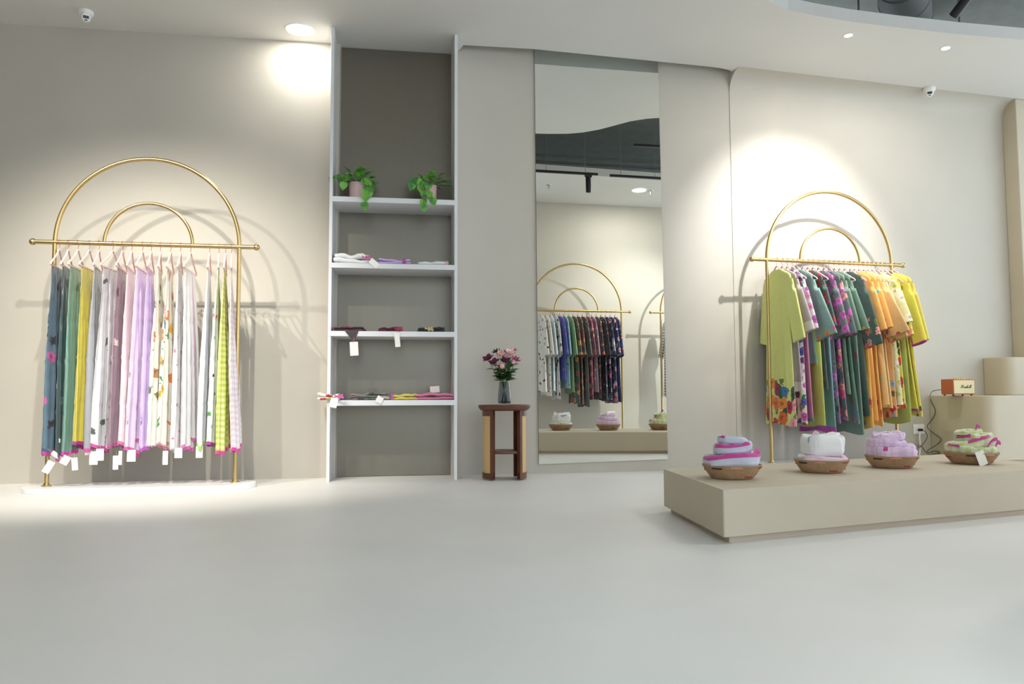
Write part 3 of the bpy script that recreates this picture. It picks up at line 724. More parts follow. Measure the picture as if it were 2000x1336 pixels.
def bundle(label, loc, rz, mat, bmat, layers, seed, group='cloth bundles in the baskets', curls=(), ptag=None):
    """a scarf heaped in soft loops: layers = (z, height, rx, ry, dx, dy, border arc or None)"""
    t = thing('folded_scarf', label, 'scarf', loc, rz, group)
    mb = MB(); rnd = random.Random(seed)
    brd = MB(); nb = 0
    for li, lay in enumerate(layers):
        z0, hh, rx, ry, dx, dy, arc = lay[:7]; o = lay[7] if len(lay) > 7 else {}
        NS = 96; ph = rnd.uniform(0, 6); ph2 = rnd.uniform(0, 6); ex = 2/o.get('n', 2.8); rot = math.radians(o.get('rot', rnd.uniform(-12, 12)))
        tx, ty = o.get('tilt', (rnd.uniform(-.12, .12), 0)); nl = o.get('rolls', 1)
        prof = [(.25, 0.0), (.80, .02), (.95, .12), (1.0, .28), (.985, .42), (1.0, .56), (1.0, .72), (.985, .86), (.95, .96), (.88, 1.0), (.74, .985), (.55, .95), (.32, .93), (.02, .94)]
        P = []; um = []; un = []
        for k, (pr, pz_) in enumerate(prof):
            row = []; rm = []; rn = []
            if 2 <= k <= 8: pr = pr-.035*abs(math.cos(pz_*PI*nl))**6*(nl > 1)
            for i in range(NS):
                a = 2*PI*i/NS; c = math.cos(a); s_ = math.sin(a)
                sx = math.copysign(abs(c)**ex, c); sy = math.copysign(abs(s_)**ex, s_)
                rid = 1-abs(mnoise.noise(Vector((c*2.6+seed, s_*2.6, li*3.3+pz_*2.2))))*2
                rr = pr*(1+.035*math.sin(2*a+ph)+.02*math.sin(5*a+ph2+pz_*3)+.03*mnoise.noise(Vector((c*1.6, s_*1.6, li*3.3+seed+pz_*.8))) + .028*(rid-.5)*(pr > .5))
                x = rx*rr*sx; y = ry*rr*sy
                x, y = x*math.cos(rot)-y*math.sin(rot), x*math.sin(rot)+y*math.cos(rot)
                zz = z0+hh*pz_*(1+.10*math.sin(a+ph)+.07*math.sin(3*a+ph2)) + (tx*x+ty*y)*min(1, pz_*3)
                if k > 7: zz += .007*(1-abs(mnoise.noise(Vector((x*22+seed, y*22, li))))*2.5)-.003
                row.append(Vector((dx+x, dy+y, zz)))
                rm.append((a*rx, k*.012+li)); rn.append((i/NS, .5))
            P.append(row); um.append(rm); un.append(rn)
        mb.grid(P, um, un, closed=True)
        if arc:
            i0, i1 = [int(NS*((d % 360)/360)) for d in arc]
            if i1 <= i0: i1 += NS
            G = []; 
            for k in (6, 7, 8, 9, 10):
                G.append([Vector(((P[k][i % NS].x-dx)*1.014+dx, (P[k][i % NS].y-dy)*1.014+dy, P[k][i % NS].z+.0012)) for i in range(i0, i1+1)])
            brd.grid(G, [[(0, 0)]*len(G[0])]*5, [[(0, 0)]*len(G[0])]*5); nb += 1
    mb.build('cloth', mat, t, autos=False)
    if nb:
        o = brd.build('border', bmat, t, autos=False); o['label'] = 'magenta woven border'
    for (p0, p1, r) in curls:                            # loose ribbon ends
        p0 = Vector(p0); p1 = Vector(p1); G = []
        for j in range(9):
            s = j/8; c = p0.lerp(p1, s)+Vector((0, 0, .02*math.sin(s*PI))); G.append([c+Vector((0, 0, -r)), c+Vector((.003*math.sin(s*9), -.004, 0)), c+Vector((0, 0, r))])
        MB().grid(G, [[(0, 0)]*3]*9, [[(0, 0)]*3]*9).build('loose_end', bmat, t, autos=False)
    if ptag: price_tag(t, *ptag)
    return t
M_mag = fabric((188, 44, 132), seed=80, rough=.6)
def bpos(px, py, z=pz, r=.1):
    p = Z(px, py, z); d = Vector((p.x, p.y, 0)).normalized()
    return p + d*r
bz = .012
B1 = bpos(1430, 938); B2 = bpos(1605, 925.5); B3 = bpos(1742, 916); B4 = bpos(1897, 908)
bs = [(B1, 'round jute basket at the left end of the plinth'), (B2, 'jute basket holding the white scarf on the plinth'), (B3, 'jute basket holding the pink lilac scarf on the plinth'), (B4, 'jute basket holding the green checked scarf, furthest right')]
for k, (p, lab) in enumerate(bs): basket(lab, p, math.radians((22, 4, 12, 40)[k]), r1=(.145, .140, .142, .150)[k])
bundle('pale grey blue scarf with magenta border heaped in left basket', B1+Vector((0, 0, bz)), 0, fabric((186, 190, 206), seed=81), M_mag,
       [(0, .07, .098, .095, 0, 0, None), (.045, .062, .134, .112, -.006, -.01, (176, 352), dict(tilt=(.10, 0), n=2.6, rot=0)), (.095, .022, .080, .075, .004, 0, None), (.108, .055, .094, .082, .002, -.005, (184, 310), dict(tilt=(.16, 0), n=2.8, rot=0)), (.158, .030, .070, .062, .006, 0, (182, 232), dict(tilt=(-.1, 0), rot=0))], 3,
       curls=(((.075, -.09, .092), (.122, -.05, .118), .013),))
bundle('white scarf with blue trim and pink edge in second basket', B2+Vector((0, 0, bz)), 0, fabric((240, 242, 244), flowers=[(120, 180, 200), (225, 180, 60), (160, 180, 190)], fscale=4, fsize=.09, seed=82), fabric((226, 182, 205), seed=83),
       [(0, .062, .098, .095, 0, 0, None), (.040, .036, .120, .106, .004, 0, (186, 350), dict(tilt=(-.04, 0))), (.072, .108, .098, .086, .008, 0, None, dict(tilt=(.10, 0), n=4.5, rot=4)), (.168, .018, .074, .06, .02, .01, None, dict(tilt=(.12, 0), n=3.5))], 4,
       curls=(((-.07, -.05, .172), (-.03, -.06, .188), .008),))
bundle('pink lilac checked scarf heaped in third basket', B3+Vector((0, 0, bz)), 0, fabric((222, 196, 224), check=(212, 182, 216), cscale=26, seed=84), M_mag,
       [(0, .065, .10, .095, 0, 0, None), (.04, .062, .124, .106, 0, -.004, (232, 246), dict(n=3.2, rolls=2, rot=3)), (.095, .040, .098, .088, .028, 0, None, dict(tilt=(-.22, 0), n=3, rot=-6)), (.098, .048, .092, .086, -.026, .008, None, dict(tilt=(-.10, 0), n=3.4, rot=4, rolls=2)), (.140, .042, .080, .072, -.014, .004, None, dict(tilt=(.08, 0), n=4, rot=-3))], 5)
bundle('green and white checked scarf with magenta ribbons in right basket', B4+Vector((0, 0, bz)), 0, fabric((206, 214, 184), check=(190, 202, 134), cscale=16, seed=85), M_mag,
       [(0, .07, .105, .10, 0, 0, None), (.045, .052, .136, .115, .0, 0, (182, 222), dict(tilt=(-.06, 0), n=2.5)), (.08, .055, .112, .095, -.020, -.004, (252, 330), dict(tilt=(.20, 0), n=2.6, rot=0)), (.10, .062, .094, .085, .018, 0, (176, 236), dict(tilt=(.12, 0), n=2.8, rot=5)), (.155, .028, .072, .062, -.012, 0, None, dict(tilt=(.05, 0)))], 6,
       curls=(((.015, -.03, .182), (.045, -.02, .205), .011), ((.125, -.03, .075), (.165, -.02, .108), .012), ((.03, -.105, .075), (.105, -.09, .135), .010)), ptag=((-.045, -.152, .085), .15, -.35, .055, .085, .015))

# ------------------------------------------------------------------ folded cloths on the shelves
def shp(px, py, back=.03):                              # picture point -> shelf-frame point a little behind the front edge
    p = PL(px, py, UC+nU*back, UL); d = p-UC
    return Vector((d.dot(uU), back, d.z))
def folded(label, zsh, x0px, x1px, ypx, h, mat, layers=2, depth=.2, seed=0, bow=None, ptag=None, border=None, droop=None, tilt=0.0, wob=1.0, front=.012):
    a = shp(x0px, ypx, front); b = shp(x1px, ypx, front); cx_ = (a.x+b.x)/2; wd = (b.x-a.x)/2
    p = UC+uU*cx_+nU*front
    h = h*1.4; t = thing('folded_cloth', label, 'cloth', (p.x, p.y, zsh+.0012), UL, 'folded cloths on the shelves')
    rnd = random.Random(seed+100); mb = MB()
    lh = h/layers
    for k in range(layers):
        NU, NV = 34, 10; ph = rnd.uniform(0, 6); sh = rnd.uniform(-.06, .06)*wd; ww = wd*(1-.05*k*rnd.random())
        ring = []
        for j in range(14):
            a_ = 2*PI*j/14; ring.append((math.cos(a_), math.sin(a_)))
        P = []; um = []; un = []
        for i in range(NU+1):
            s = i/NU*2-1; taper = 1 if abs(s) < .93 else max(.35, 1-(abs(s)-.93)*7)
            row = []; rm = []; rn = []
            for j, (cy, cz) in enumerate(ring):
                y = depth/2+depth/2*math.copysign(abs(cy)**.5, cy)*(1+.03*math.sin(s*6+ph))
                z = lh*(k+.5)+lh*.5*math.copysign(abs(cz)**.6, cz)*taper
                up = (k+.5+.5*(cz > 0))/layers
                z += wob*up*h*(.18*math.sin(s*2.2+ph)+.10*math.sin(s*7+ph*2)+.14*mnoise.noise(Vector((s*4, cy*2, seed))))*.8
                z += up*tilt*s
                row.append(Vector((s*ww+sh, y, max(z, .0004*(k+1))))); rm.append((s*ww+seed, y+z*2)); rn.append((i/NU, .5))
            P.append(row); um.append(rm); un.append(rn)
        mb.grid(P, um, un, closed=True)
    mb.build('cloth', mat, t, autos=False)
    if border:
        s0, s1, bm_ = border
        G = []
        for i in range(8):
            s = (s0+(s1-s0)*i/7)*wd; G.append([Vector((s, -.004, .001)), Vector((s, -.0055, h*.5)), Vector((s, .002, h*1.02)), Vector((s, depth*.4, h*1.12))])
        MB().grid(G, [[(0, 0)]*4]*8, [[(0, 0)]*4]*8).build('border', bm_, t, autos=False)
    if bow:
        bx, bmat = bow; mb = MB()
        for a0, ln in ((2.6, .022), (.4, .045), (-.3, .05), (-1.0, .035), (1.0, .03)):
            G = []
            for j in range(7):
                s = j/6; c = Vector((bx*wd+ln*s*math.cos(a0), -.012-.006*s, h*.55+max(-.6*h, ln*s*math.sin(a0)*.6))); wdt = .003+.007*s
                G.append([c+Vector((0, -.004, -wdt)), c+Vector((0, -.008, 0)), c+Vector((0, -.002, wdt))])
            mb.grid(G, [[(0, 0)]*3]*7, [[(0, 0)]*3]*7)
        mb.build('tied_ends', bmat, t, autos=False)
    if droop:
        dx, dl, dm = droop; G = []
        for j in range(9):
            s = j/8; wdt = .05*(1-s)+.010; y = -.022 if s > .15 else .02-.042*s/.15; z = h*.4-(dl*s)
            G.append([Vector((dx*wd-wdt+.018*s, y, z)), Vector((dx*wd+.018*s, y-.005, z-.004)), Vector((dx*wd+wdt+.018*s, y, z))])
        MB().grid(G, [[(0, 0), (.05, 0), (.1, 0)]]*9, [[(0, j/8), (.5, j/8), (1, j/8)] for j in range(9)]).build('hanging_corner', dm, t, autos=False)
    if ptag:
        for tg in (ptag if isinstance(ptag, list) else [ptag]): price_tag(t, *tg)
    return t
z1, z2, z3, z4 = [s[0] for s in SH]
pinkm = fabric((196, 92, 150), seed=90); wht = fabric((238, 232, 230), seed=91)
folded('crumpled white cloth on pink underside, upper left of the shelves', z2, 652, 722, 512, .056, wht, 2, seed=1, bow=(.72, pinkm), border=None, ptag=((.13, -.025, .03), .1, -.9, .045, .075, .012), tilt=-.012)
folded('lilac folded cloth with magenta band on the second shelf', z2, 738, 802, 514, .030, fabric((198, 170, 222), seed=92), 2, seed=2, border=(.5, .72, fabric((176, 60, 140), seed=93)))
folded('thin white folded cloth on the right of second shelf', z2, 816, 876, 516, .022, fabric((232, 228, 222), seed=94), 1, seed=3, border=(.82, .95, fabric((225, 150, 180), seed=95)))
dkm = fabric((54, 34, 44), flowers=[(140, 40, 80), (90, 30, 60)], fscale=8, fsize=.3, seed=96)
folded('dark wine cloth with corner drooping over the third shelf', z3, 650, 713, 645, .024, dkm, 2, seed=4, droop=(.15, .085, fabric((70, 60, 66), hem=(150, 50, 100), hemv=.88, flowers=[(200, 200, 200)], fscale=14, fsize=.16, seed=97)), ptag=((.036, -.028, -.055), 0, -.06, .062, .105, .03))
folded('small folded burgundy cloth with long tag on third shelf', z3, 739, 784, 646, .025, fabric((76, 26, 48), flowers=[(110, 40, 70)], fscale=12, fsize=.3, seed=98), 2, seed=5, bow=(.6, fabric((150, 50, 90), seed=99)), ptag=((.050, -.022, .006), 0, -.09, .040, .110, .018))
folded('charcoal folded cloth with gold tie on third shelf', z3, 816, 868, 648, .026, fabric((52, 50, 48), seed=101), 2, seed=6, bow=(-.3, fabric((190, 170, 110), seed=102)))
gw = fabric((214, 220, 190), flowers=[(170, 200, 90), (170, 190, 200), (190, 70, 110)], fscale=12, fsize=.36, seed=103)
folded('pale green printed cloth jutting past the left edge of lowest shelf', z4, 619, 662, 781, .036, gw, 2, seed=7, front=-.035, depth=.24, bow=(.85, fabric((205, 80, 160), seed=104)), ptag=((.055, -.03, .03), .1, .22, .055, .072, .014))
folded('grey and pink leaf-print cloth in the middle of lowest shelf', z4, 684, 762, 780, .036, fabric((120, 112, 108), flowers=[(170, 110, 120), (90, 110, 90), (210, 205, 190), (60, 60, 62)], fscale=14, fsize=.42, seed=105), 3, seed=8, ptag=((.085, -.024, .03), .2, .5, .05, .05, .006))
folded('mustard yellow folded cloth on the lowest shelf', z4, 764, 816, 781, .030, fabric((206, 190, 50), seed=106), 2, seed=9, border=(-1.0, -.82, fabric((180, 70, 150), seed=107)))
folded('rose pink folded cloth at the right of lowest shelf', z4, 808, 888, 780, .034, fabric((206, 110, 150), seed=108), 2, seed=10, depth=.26, ptag=((.06, .17, .085), 0, 1.5, .05, .075, .01))

# ------------------------------------------------------------------ potted plants
def leaf_on(mb, base, dirv, up, ln, wd, bend=.25):
    dirv = Vector(dirv).normalized(); up = Vector(up); side = dirv.cross(up)
    if side.length < 1e-3: side = dirv.cross(Vector((1, 0, 0)))
    side.normalize(); nrm = side.cross(dirv).normalized(); G = []
    prof = (0.02, .62, .95, 1.0, .86, .60, .30, .02)
    for j, p in enumerate(prof):
        s = j/(len(prof)-1); c = Vector(base)+dirv*ln*s - nrm*bend*ln*s*s
        back = ln*.10*(1 if 0 < j < 3 else 0)
        G.append([c-side*wd*p+nrm*wd*.22*p-dirv*back, c-side*wd*p*.5+nrm*wd*.06*p-dirv*back*.4, c, c+side*wd*p*.5+nrm*wd*.06*p-dirv*back*.4, c+side*wd*p+nrm*wd*.22*p-dirv*back])
    mb.grid(G, [[(0, 0)]*5]*8, [[(0, 0)]*5]*8)
def plant(label, px, seed, vines):
    p = UC+uU*shp(px, 380, .10).x+nU*.115
    t = thing('potted_plant', label, 'plant', (p.x, p.y, z1+.0012), UL, 'trailing plants on the top shelf')
    rnd = random.Random(seed); r = .062; h = .135
    MB().lathe([(.001, 0), (r*.9, 0), (r*.96, .006), (r, h), (r-.006, h), (r-.008, h-.02), (.001, h-.022)], 36).build('pot', M_pot, t)
    mb = MB(); st = MB()
    for i in range(34):
        a = rnd.uniform(0, 2*PI); el = rnd.uniform(.05, 1.25); L_ = rnd.uniform(.05, .12)
        b0 = Vector((.02*math.cos(a), .02*math.sin(a), h-.01)); d = Vector((math.cos(a)*math.cos(el), math.sin(a)*math.cos(el)*.7, math.sin(el)))
        e = b0+d*L_; st.tube([b0, b0.lerp(e, .5)+Vector((0, 0, .01)), e], .0018, 5)
        leaf_on(mb, e, d+Vector((0, -.25, -.25)), (0, -.5, 1), rnd.uniform(.055, .085), rnd.uniform(.020, .030), .35)
    st.build('stems', M_leaf2, t); mb.build('foliage', M_leaf, t, autos=False)
    for vn in vines:
        mb = MB(); pts = [Vector(q) for q in vn]
        mb.tube(pts, .0020, 5)
        o = mb.build('trailing_vine', M_leaf2, t)
        lm = MB()
        for k in range(1, len(pts)):
            d = (pts[k]-pts[k-1]).normalized()
            leaf_on(lm, pts[k], (d.x*.4+rnd.uniform(-.25, .25), -.15, -1.0 if d.z < 0 else -.5), (rnd.uniform(-.4, .4), -1, .2), rnd.uniform(.065, .082), rnd.uniform(.026, .033), .12)
        lm.build('leaves', M_leaf, o, autos=False)
plant('trailing plant in pink pot on the left of the top shelf', 697, 5, [
    [(.01, -.04, .14), (.05, -.10, .15), (.065, -.135, .08), (.07, -.14, .02), (.06, -.145, -.045)],
    [(0, -.03, .14), (.07, -.09, .155), (.10, -.12, .09), (.10, -.13, .05)],
    [(0, -.03, .14), (-.05, -.07, .19), (-.12, -.09, .18), (-.17, -.10, .16)],
    [(0, -.02, .14), (-.06, -.06, .17), (-.095, -.09, .12)]])
plant('trailing plant in pink pot on the right of the top shelf', 838, 9, [
    [(0, -.04, .14), (-.03, -.10, .14), (-.045, -.135, .06), (-.05, -.14, -.005), (-.045, -.145, -.05)],
    [(0, -.04, .14), (-.01, -.11, .13), (-.005, -.135, .06), (.02, -.14, .01)],
    [(0, -.02, .14), (-.06, -.06, .18), (-.12, -.08, .17), (-.13, -.09, .13)],
    [(0, -.02, .14), (-.05, -.07, .16), (-.075, -.09, .12)]])

# ------------------------------------------------------------------ side table, vase, flowers
TC = Z(985, 940, 0); TC = Vector((TC.x, TC.y+.165, 0)); th_ = .572
tb = thing('side_table', 'round walnut side table with curved cane side panels', 'table', TC)
rT = .204
MB().lathe([(.001, th_-.045), (.165, th_-.045), (.185, th_-.040), (.200, th_-.022), (rT, th_-.006), (rT-.003, th_), (rT-.012, th_), (rT-.016, th_-.006), (.001, th_-.006)], 64).build('top', M_wood, tb)
def arc_panel(a0, a1, r, t_, z0, z1_, n=14):
    mb = MB(); G1 = []; G2 = []
    pts = [math.radians(a0+(a1-a0)*i/n) for i in range(n+1)]
    for rr in (r, r-t_):
        pass
    vs = []; fs = []; uv = []
    for i, a in enumerate(pts):
        for rr in (r, r-t_):
            for z in (z0, z1_): vs.append(Vector((rr*math.cos(a), rr*math.sin(a), z))); uv.append((a*r, z))
    for i in range(n):
        b0, c0 = i*4, (i+1)*4
        fs += [(b0, c0, c0+1, b0+1), (b0+2, b0+3, c0+3, c0+2), (b0+1, c0+1, c0+3, b0+3), (b0, b0+2, c0+2, c0)]
    fs += [(0, 1, 3, 2), (n*4, n*4+2, n*4+3, n*4+1)]
    return mb.add(vs, fs, uv, [(0, 0)]*len(vs))
rp_ = .172
for a0, a1 in ((-46, 60), (136, 240)):
    fr = arc_panel(a0, a1, rp_, .022, .012, .055)
    fr.build('curved_rail', M_wood, tb); arc_panel(a0, a1, rp_, .022, th_-.085, th_-.044).build('curved_rail', M_wood, tb)
    for aa in (a0, a1):
        sgn = 6.5 if aa == a0 else -6.5
        pp = arc_panel(min(aa, aa+sgn*1.3), max(aa, aa+sgn*1.3), rp_+.002, .034, .006, th_-.044, 3); pp.build('leg', M_wood, tb)
    o = arc_panel(a0+6, a1-6, rp_-.006, .008, .052, th_-.082).build('cane_panel', M_cane, tb); o['label'] = 'woven cane panel'
MB().lathe([(.001, .200), (.148, .200), (.150, .204), (.150, .216), (.148, .22), (.001, .22)], 48).build('lower_shelf', M_wood, tb)
va = thing('vase', 'smoky grey glass vase on the round side table', 'vase', (TC.x+.0, TC.y-.02, th_-.0055))
op_ = [(.001, 0), (.036, 0), (.046, .006), (.053, .022), (.053, .04), (.048, .10), (.041, .16), (.040, .185)]
ip_ = [(.037, .185), (.038, .16), (.045, .10), (.049, .045), (.047, .03), (.038, .022), (.001, .020)]
MB().lathe(op_+ip_, 48).build('glass_body', M_glass, va)
FL = [(.048, -.120, 0, .355, (118, 30, 70), 'deep magenta anemone leaning furthest left in the vase', 1), (.044, -.075, -.03, .325, (112, 28, 64), 'dark magenta bloom left of centre below the leaning anemone', 1),
 (.036, -.055, -.01, .405, (60, 14, 32), 'near-black maroon flower at the top left of the bouquet', 2), (.040, -.030, -.045, .388, (240, 200, 190), 'peach pink open flower at top centre left of the bouquet', 3),
 (.036, .010, .02, .400, (150, 60, 90), 'plum flower at the top middle of the bouquet', 1), (.038, .010, -.02, .375, (232, 196, 206), 'pale pink flower in the upper middle of the bouquet', 3),
 (.044, .055, -.01, .400, (244, 214, 204), 'cream pink flower with yellow heart at the upper right', 3), (.034, .070, .02, .415, (190, 110, 130), 'dusty rose flower highest on the right', 2),
 (.042, .010, -.055, .335, (92, 24, 40), 'dark red tulip-like bloom at the bouquet middle', 1), (.040, .085, -.02, .345, (176, 84, 110), 'rose pink spiky flower on the right edge', 2),
 (.032, .070, -.045, .320, (236, 190, 200), 'pale pink bud at the right below the rose flower', 4), (.030, -.045, -.055, .310, (230, 186, 200), 'small pale pink bud left of the bouquet middle', 4),
 (.040, -.015, -.07, .285, (240, 196, 186), 'peach ranunculus lowest at the front of the bouquet', 4)]
for k, (r, x, y, z, c, lab, kind) in enumerate(FL):
    r *= 1.22
    fl = thing('flower', lab, 'flower', (TC.x, TC.y-.02, th_-.0055), 0, 'flowers in the vase')
    mc_ = plain('petal_%02d' % k, c, .6, vary=.15, vscale=40, sheen=.2)
    rnd = random.Random(k*7+1); head = Vector((x, y, z)); n0 = Vector((x*.16, y*.16, .175)); foot = Vector((-x*.25, -y*.25+.005, .03))
    mid = n0.lerp(head, .5)+Vector((x*.12, 0, .012))
    MB().tube([foot, n0, mid, head-Vector((0, 0, .004))], .0022, 6).build('stem', M_leaf2, fl)
    ax = Vector((x*2.2, -.35+y, .55 if kind != 4 else 1.0)).normalized()
    t1 = ax.cross(Vector((0, 0, 1))); t1 = t1.normalized() if t1.length > .01 else Vector((1, 0, 0)); t2 = ax.cross(t1)
    mb = MB()
    for ringk, (np_, el, sc2) in enumerate({1: ((5, .35, 1), (4, .95, .8)), 2: ((9, .25, 1), (7, .8, .8)), 3: ((6, .2, 1), (5, .7, .75), (4, 1.15, .5)), 4: ((6, 1.0, .9), (5, 1.25, .75), (4, 1.4, .55))}[kind]):
        for i in range(np_):
            a = 2*PI*i/np_+ringk*.5+rnd.uniform(-.15, .15); rad = t1*math.cos(a)+t2*math.sin(a)
            d = rad*math.cos(el)+ax*math.sin(el)
            leaf_on(mb, head+rad*.003, d, ax, r*sc2, r*sc2*(.42 if kind != 2 else .24), -.35 if kind != 1 else -.15)
    o = mb.build('bloom', mc_, fl, autos=False)
    if kind == 3:
        o2 = MB().ball(head+ax*.010, .007, 8).build('heart', plain('stamen', (232, 180, 60), .7), fl); o2['label'] = 'yellow heart'
    mb = MB()
    for i in range(5):
        a = rnd.uniform(0, 2*PI); b0 = n0.lerp(head, rnd.uniform(.06, .60)); leaf_on(mb, b0, (math.cos(a)*.9+x*4, math.sin(a)*.6-.4, .45), (0, -.3, 1), rnd.uniform(.055, .085), rnd.uniform(.018, .028), .3)
    mb.build('leaves', M_leaf2, fl, autos=False)

# ------------------------------------------------------------------ speaker, cord, socket
sa = math.radians(17); sp0 = PL(1862, 769, onR(2.3, -.40), AR); 
sp = thing('speaker', 'small tan bookshelf speaker with cream grille on the ledge', 'speaker', (sp0.x, sp0.y, zL), sa)
W_, D_, H_ = .245, .135, .148; ft = .010
M_tan = plain('tan_vinyl', (178, 96, 62), .55, bump=.15, bscale=220)
MB().box((0, 0, ft), (W_, D_, H_)).build('cabinet', M_tan, sp, bevel=.006)
o = MB().box((.008, -.004, ft+.009), (W_-.008, .002, H_-.012)).build('grille', plain('cream_grille_cloth', (226, 212, 168), .9, bump=.3, bscale=500), sp, bevel=.002); o['label'] = 'cream woven grille'
for k, (x, y) in enumerate(((.02, .02), (W_-.02, .02), (.02, D_-.02), (W_-.02, D_-.02))):
    MB().lathe([(.001, 0), (.008, 0), (.009, ft+.001), (.001, ft+.001)], 14, Matrix.Translation((x, y, 0))).build('foot', M_dark, sp)
MB().box((.05, .03, H_-.001), (W_-.05, .075, H_+.0015)).build('control_plate', M_brass, sp, bevel=.0005)
for k in range(5):
    MB().lathe([(.007, 0), (.007, .010), (.006, .012), (.001, .012)], 14, Matrix.Translation((.07+k*.026, .052, H_+.001))).build('knob', M_brass, sp)
# script wordmark on the grille: Marshall
def stroke_word(glyphs, x, z, h, r):
    mb = MB(); cx_ = x
    for adv, strokes in glyphs:
        for st in strokes: mb.tube([(cx_+(px_+py_*.28)*h, -.0062, z+py_*h) for px_, py_ in st], r, 5)
        cx_ += adv*h
    return mb
G_M = (1.05, [[(-.25, .1), (-.1, 0), (.05, .15), (.2, 1.0), (.25, .7), (.35, .1), (.55, .7), (.68, 1.0), (.68, .4), (.75, .05), (.95, .1)]])
G_a = (.5, [[(.38, .40), (.2, .46), (.05, .25), (.12, .02), (.3, .1), (.38, .42), (.36, .08), (.5, .06)]])
G_r = (.38, [[(0, .08), (.1, .46), (.18, .42), (.3, .44), (.25, .1), (.38, .08)]])
G_s = (.36, [[(0, .06), (.2, .5), (.27, .2), (.18, 0), (.05, .05)], [(.2, .03), (.36, .1)]])
G_h = (.5, [[(0, .08), (.12, .6), (.16, 1.0), (.05, .95), (.04, .02)], [(.04, .2), (.2, .46), (.3, .4), (.3, .06), (.5, .08)]])
G_l = (.28, [[(0, .08), (.16, .7), (.14, 1.02), (.06, .9), (.08, .1), (.28, .08)]])
o = stroke_word([G_M, G_a, G_r, G_s, G_h, G_a, G_l, G_l], .082, .066, .030, .0013).build('wordmark', M_dark, sp); o['label'] = 'dark script wordmark'
# cord: from the speaker's left side, down the ledge side, along the plinth to the wall socket
def onplane(pts, p0, ang): return [PL(x, y, p0, ang) for x, y in pts]
pside = onR(2.04, -.012)
cord = [PL(1839, 761, onR(2.2, -.30), AR), PL(1822, 764, onR(2.06, -.30), AR)]
cpts = [(1817, 772), (1819, 785), (1827, 803), (1820, 820), (1811, 833), (1822, 845), (1838, 858), (1830, 868), (1812, 880), (1815, 884), (1828, 881), (1836, 885), (1828, 886), (1815, 888), (1806, 880), (1800, 872), (1795, 875), (1793, 870), (1800, 870), (1808, 860), (1811, 852), (1807, 843), (1798, 840)]
for x, y in cpts: cord.append(PL(x, y, onR(2.021), AR+PI/2) if x > 1815 else PL(x, y, onR(2.0, -.05), AR))
def smooth(pts, k=4):
    out = []
    for i in range(len(pts)-1):
        p0, p1, p2, p3 = pts[max(i-1, 0)], pts[i], pts[i+1], pts[min(i+2, len(pts)-1)]
        for j in range(k):
            t = j/k; out.append(.5*((2*p1)+(p2-p0)*t+(2*p0-5*p1+4*p2-p3)*t*t+(3*p1-p0-3*p2+p3)*t**3))
    return out+[pts[-1]]
o = MB().tube(smooth(cord), .0028, 6).build('black_cable', M_dark)
tag(o, 'thin black power cord running from the speaker to the wall socket', 'cord')
so = PL(1794, 838, onR(0, -.0005), AR)
sk = thing('wall_socket', 'white double wall socket behind the right rack', 'socket', so, AR)
MB().box((-.062, -.008, -.045), (.062, 0, .045)).build('face_plate', M_plast, sk, bevel=.003)
for x in (-.028, .028):
    o = MB().box((x-.022, -.011, -.03), (x+.022, -.007, .03)).build('outlet', M_plast, sk, bevel=.002)
    for dx in (-.007, .007):
        MB().lathe([(.0028, 0), (.0028, .0008), (.0001, .0008)], 10, Matrix.Translation((x+dx, -.0112, -.006)) @ Matrix.Rotation(PI/2, 4, 'X')).build('pin_hole', M_dark, o)
pgp = PL(1795, 839.5, onR(0, -.011), AR)
pg = thing('power_plug', 'black plug pushed into the white wall socket', 'plug', pgp, AR)
MB().box((-.016, -.035, -.011), (.018, -.001, .011)).build('plug_body', M_dark, pg, bevel=.004)
o = MB().tube(smooth([PL(x, y, onR(0, -.04), AR) for x, y in ((1797, 843), (1796, 855), (1797, 868), (1796, 890))]), .0075, 6).build('white_cable', M_plast)
tag(o, 'thick white cable hanging below the wall socket', 'cord')

# ------------------------------------------------------------------ ceiling fittings
def downlight(label, px, py, r, power, colr, loc=None, group='recessed ceiling lights', est=14):
    p = Vector(loc) if loc else Z(px, py, CEIL)
    t = thing('downlight', label, 'ceiling light', (p.x, p.y, CEIL), 0, group)
    MB().lathe([(r*.88, -.002), (r, -.004), (r*1.08, -.003), (r*1.1, 0)], 40).build('trim_ring', M_plast, t)
    MB().lathe([(.0001, -.0025), (r*.9, -.0025), (r*.9, -.0005)], 40).build('diffuser', emit('lamp_face_%d' % est, colr, est), t)
    l = bpy.data.lights.new('downlight_lamp', 'AREA'); l.shape = 'DISK'; l.size = r*1.7; l.energy = power; l.color = colr
    lo = bpy.data.objects.new('downlight_lamp', l); col.objects.link(lo); lo.location = (0, 0, -.008); lo.parent = t
    return t
downlight('large round recessed ceiling light above the left of shelf unit', 585, 58, .105, 6.5, (1, .98, .92))
downlight('small recessed ceiling light nearer the middle, over the right rack', 1657, 69, .033, 14, (1, .97, .92), est=15)
downlight('small recessed ceiling light nearest the right edge', 1847, 94, .035, 14, (1, .97, .92), est=15)
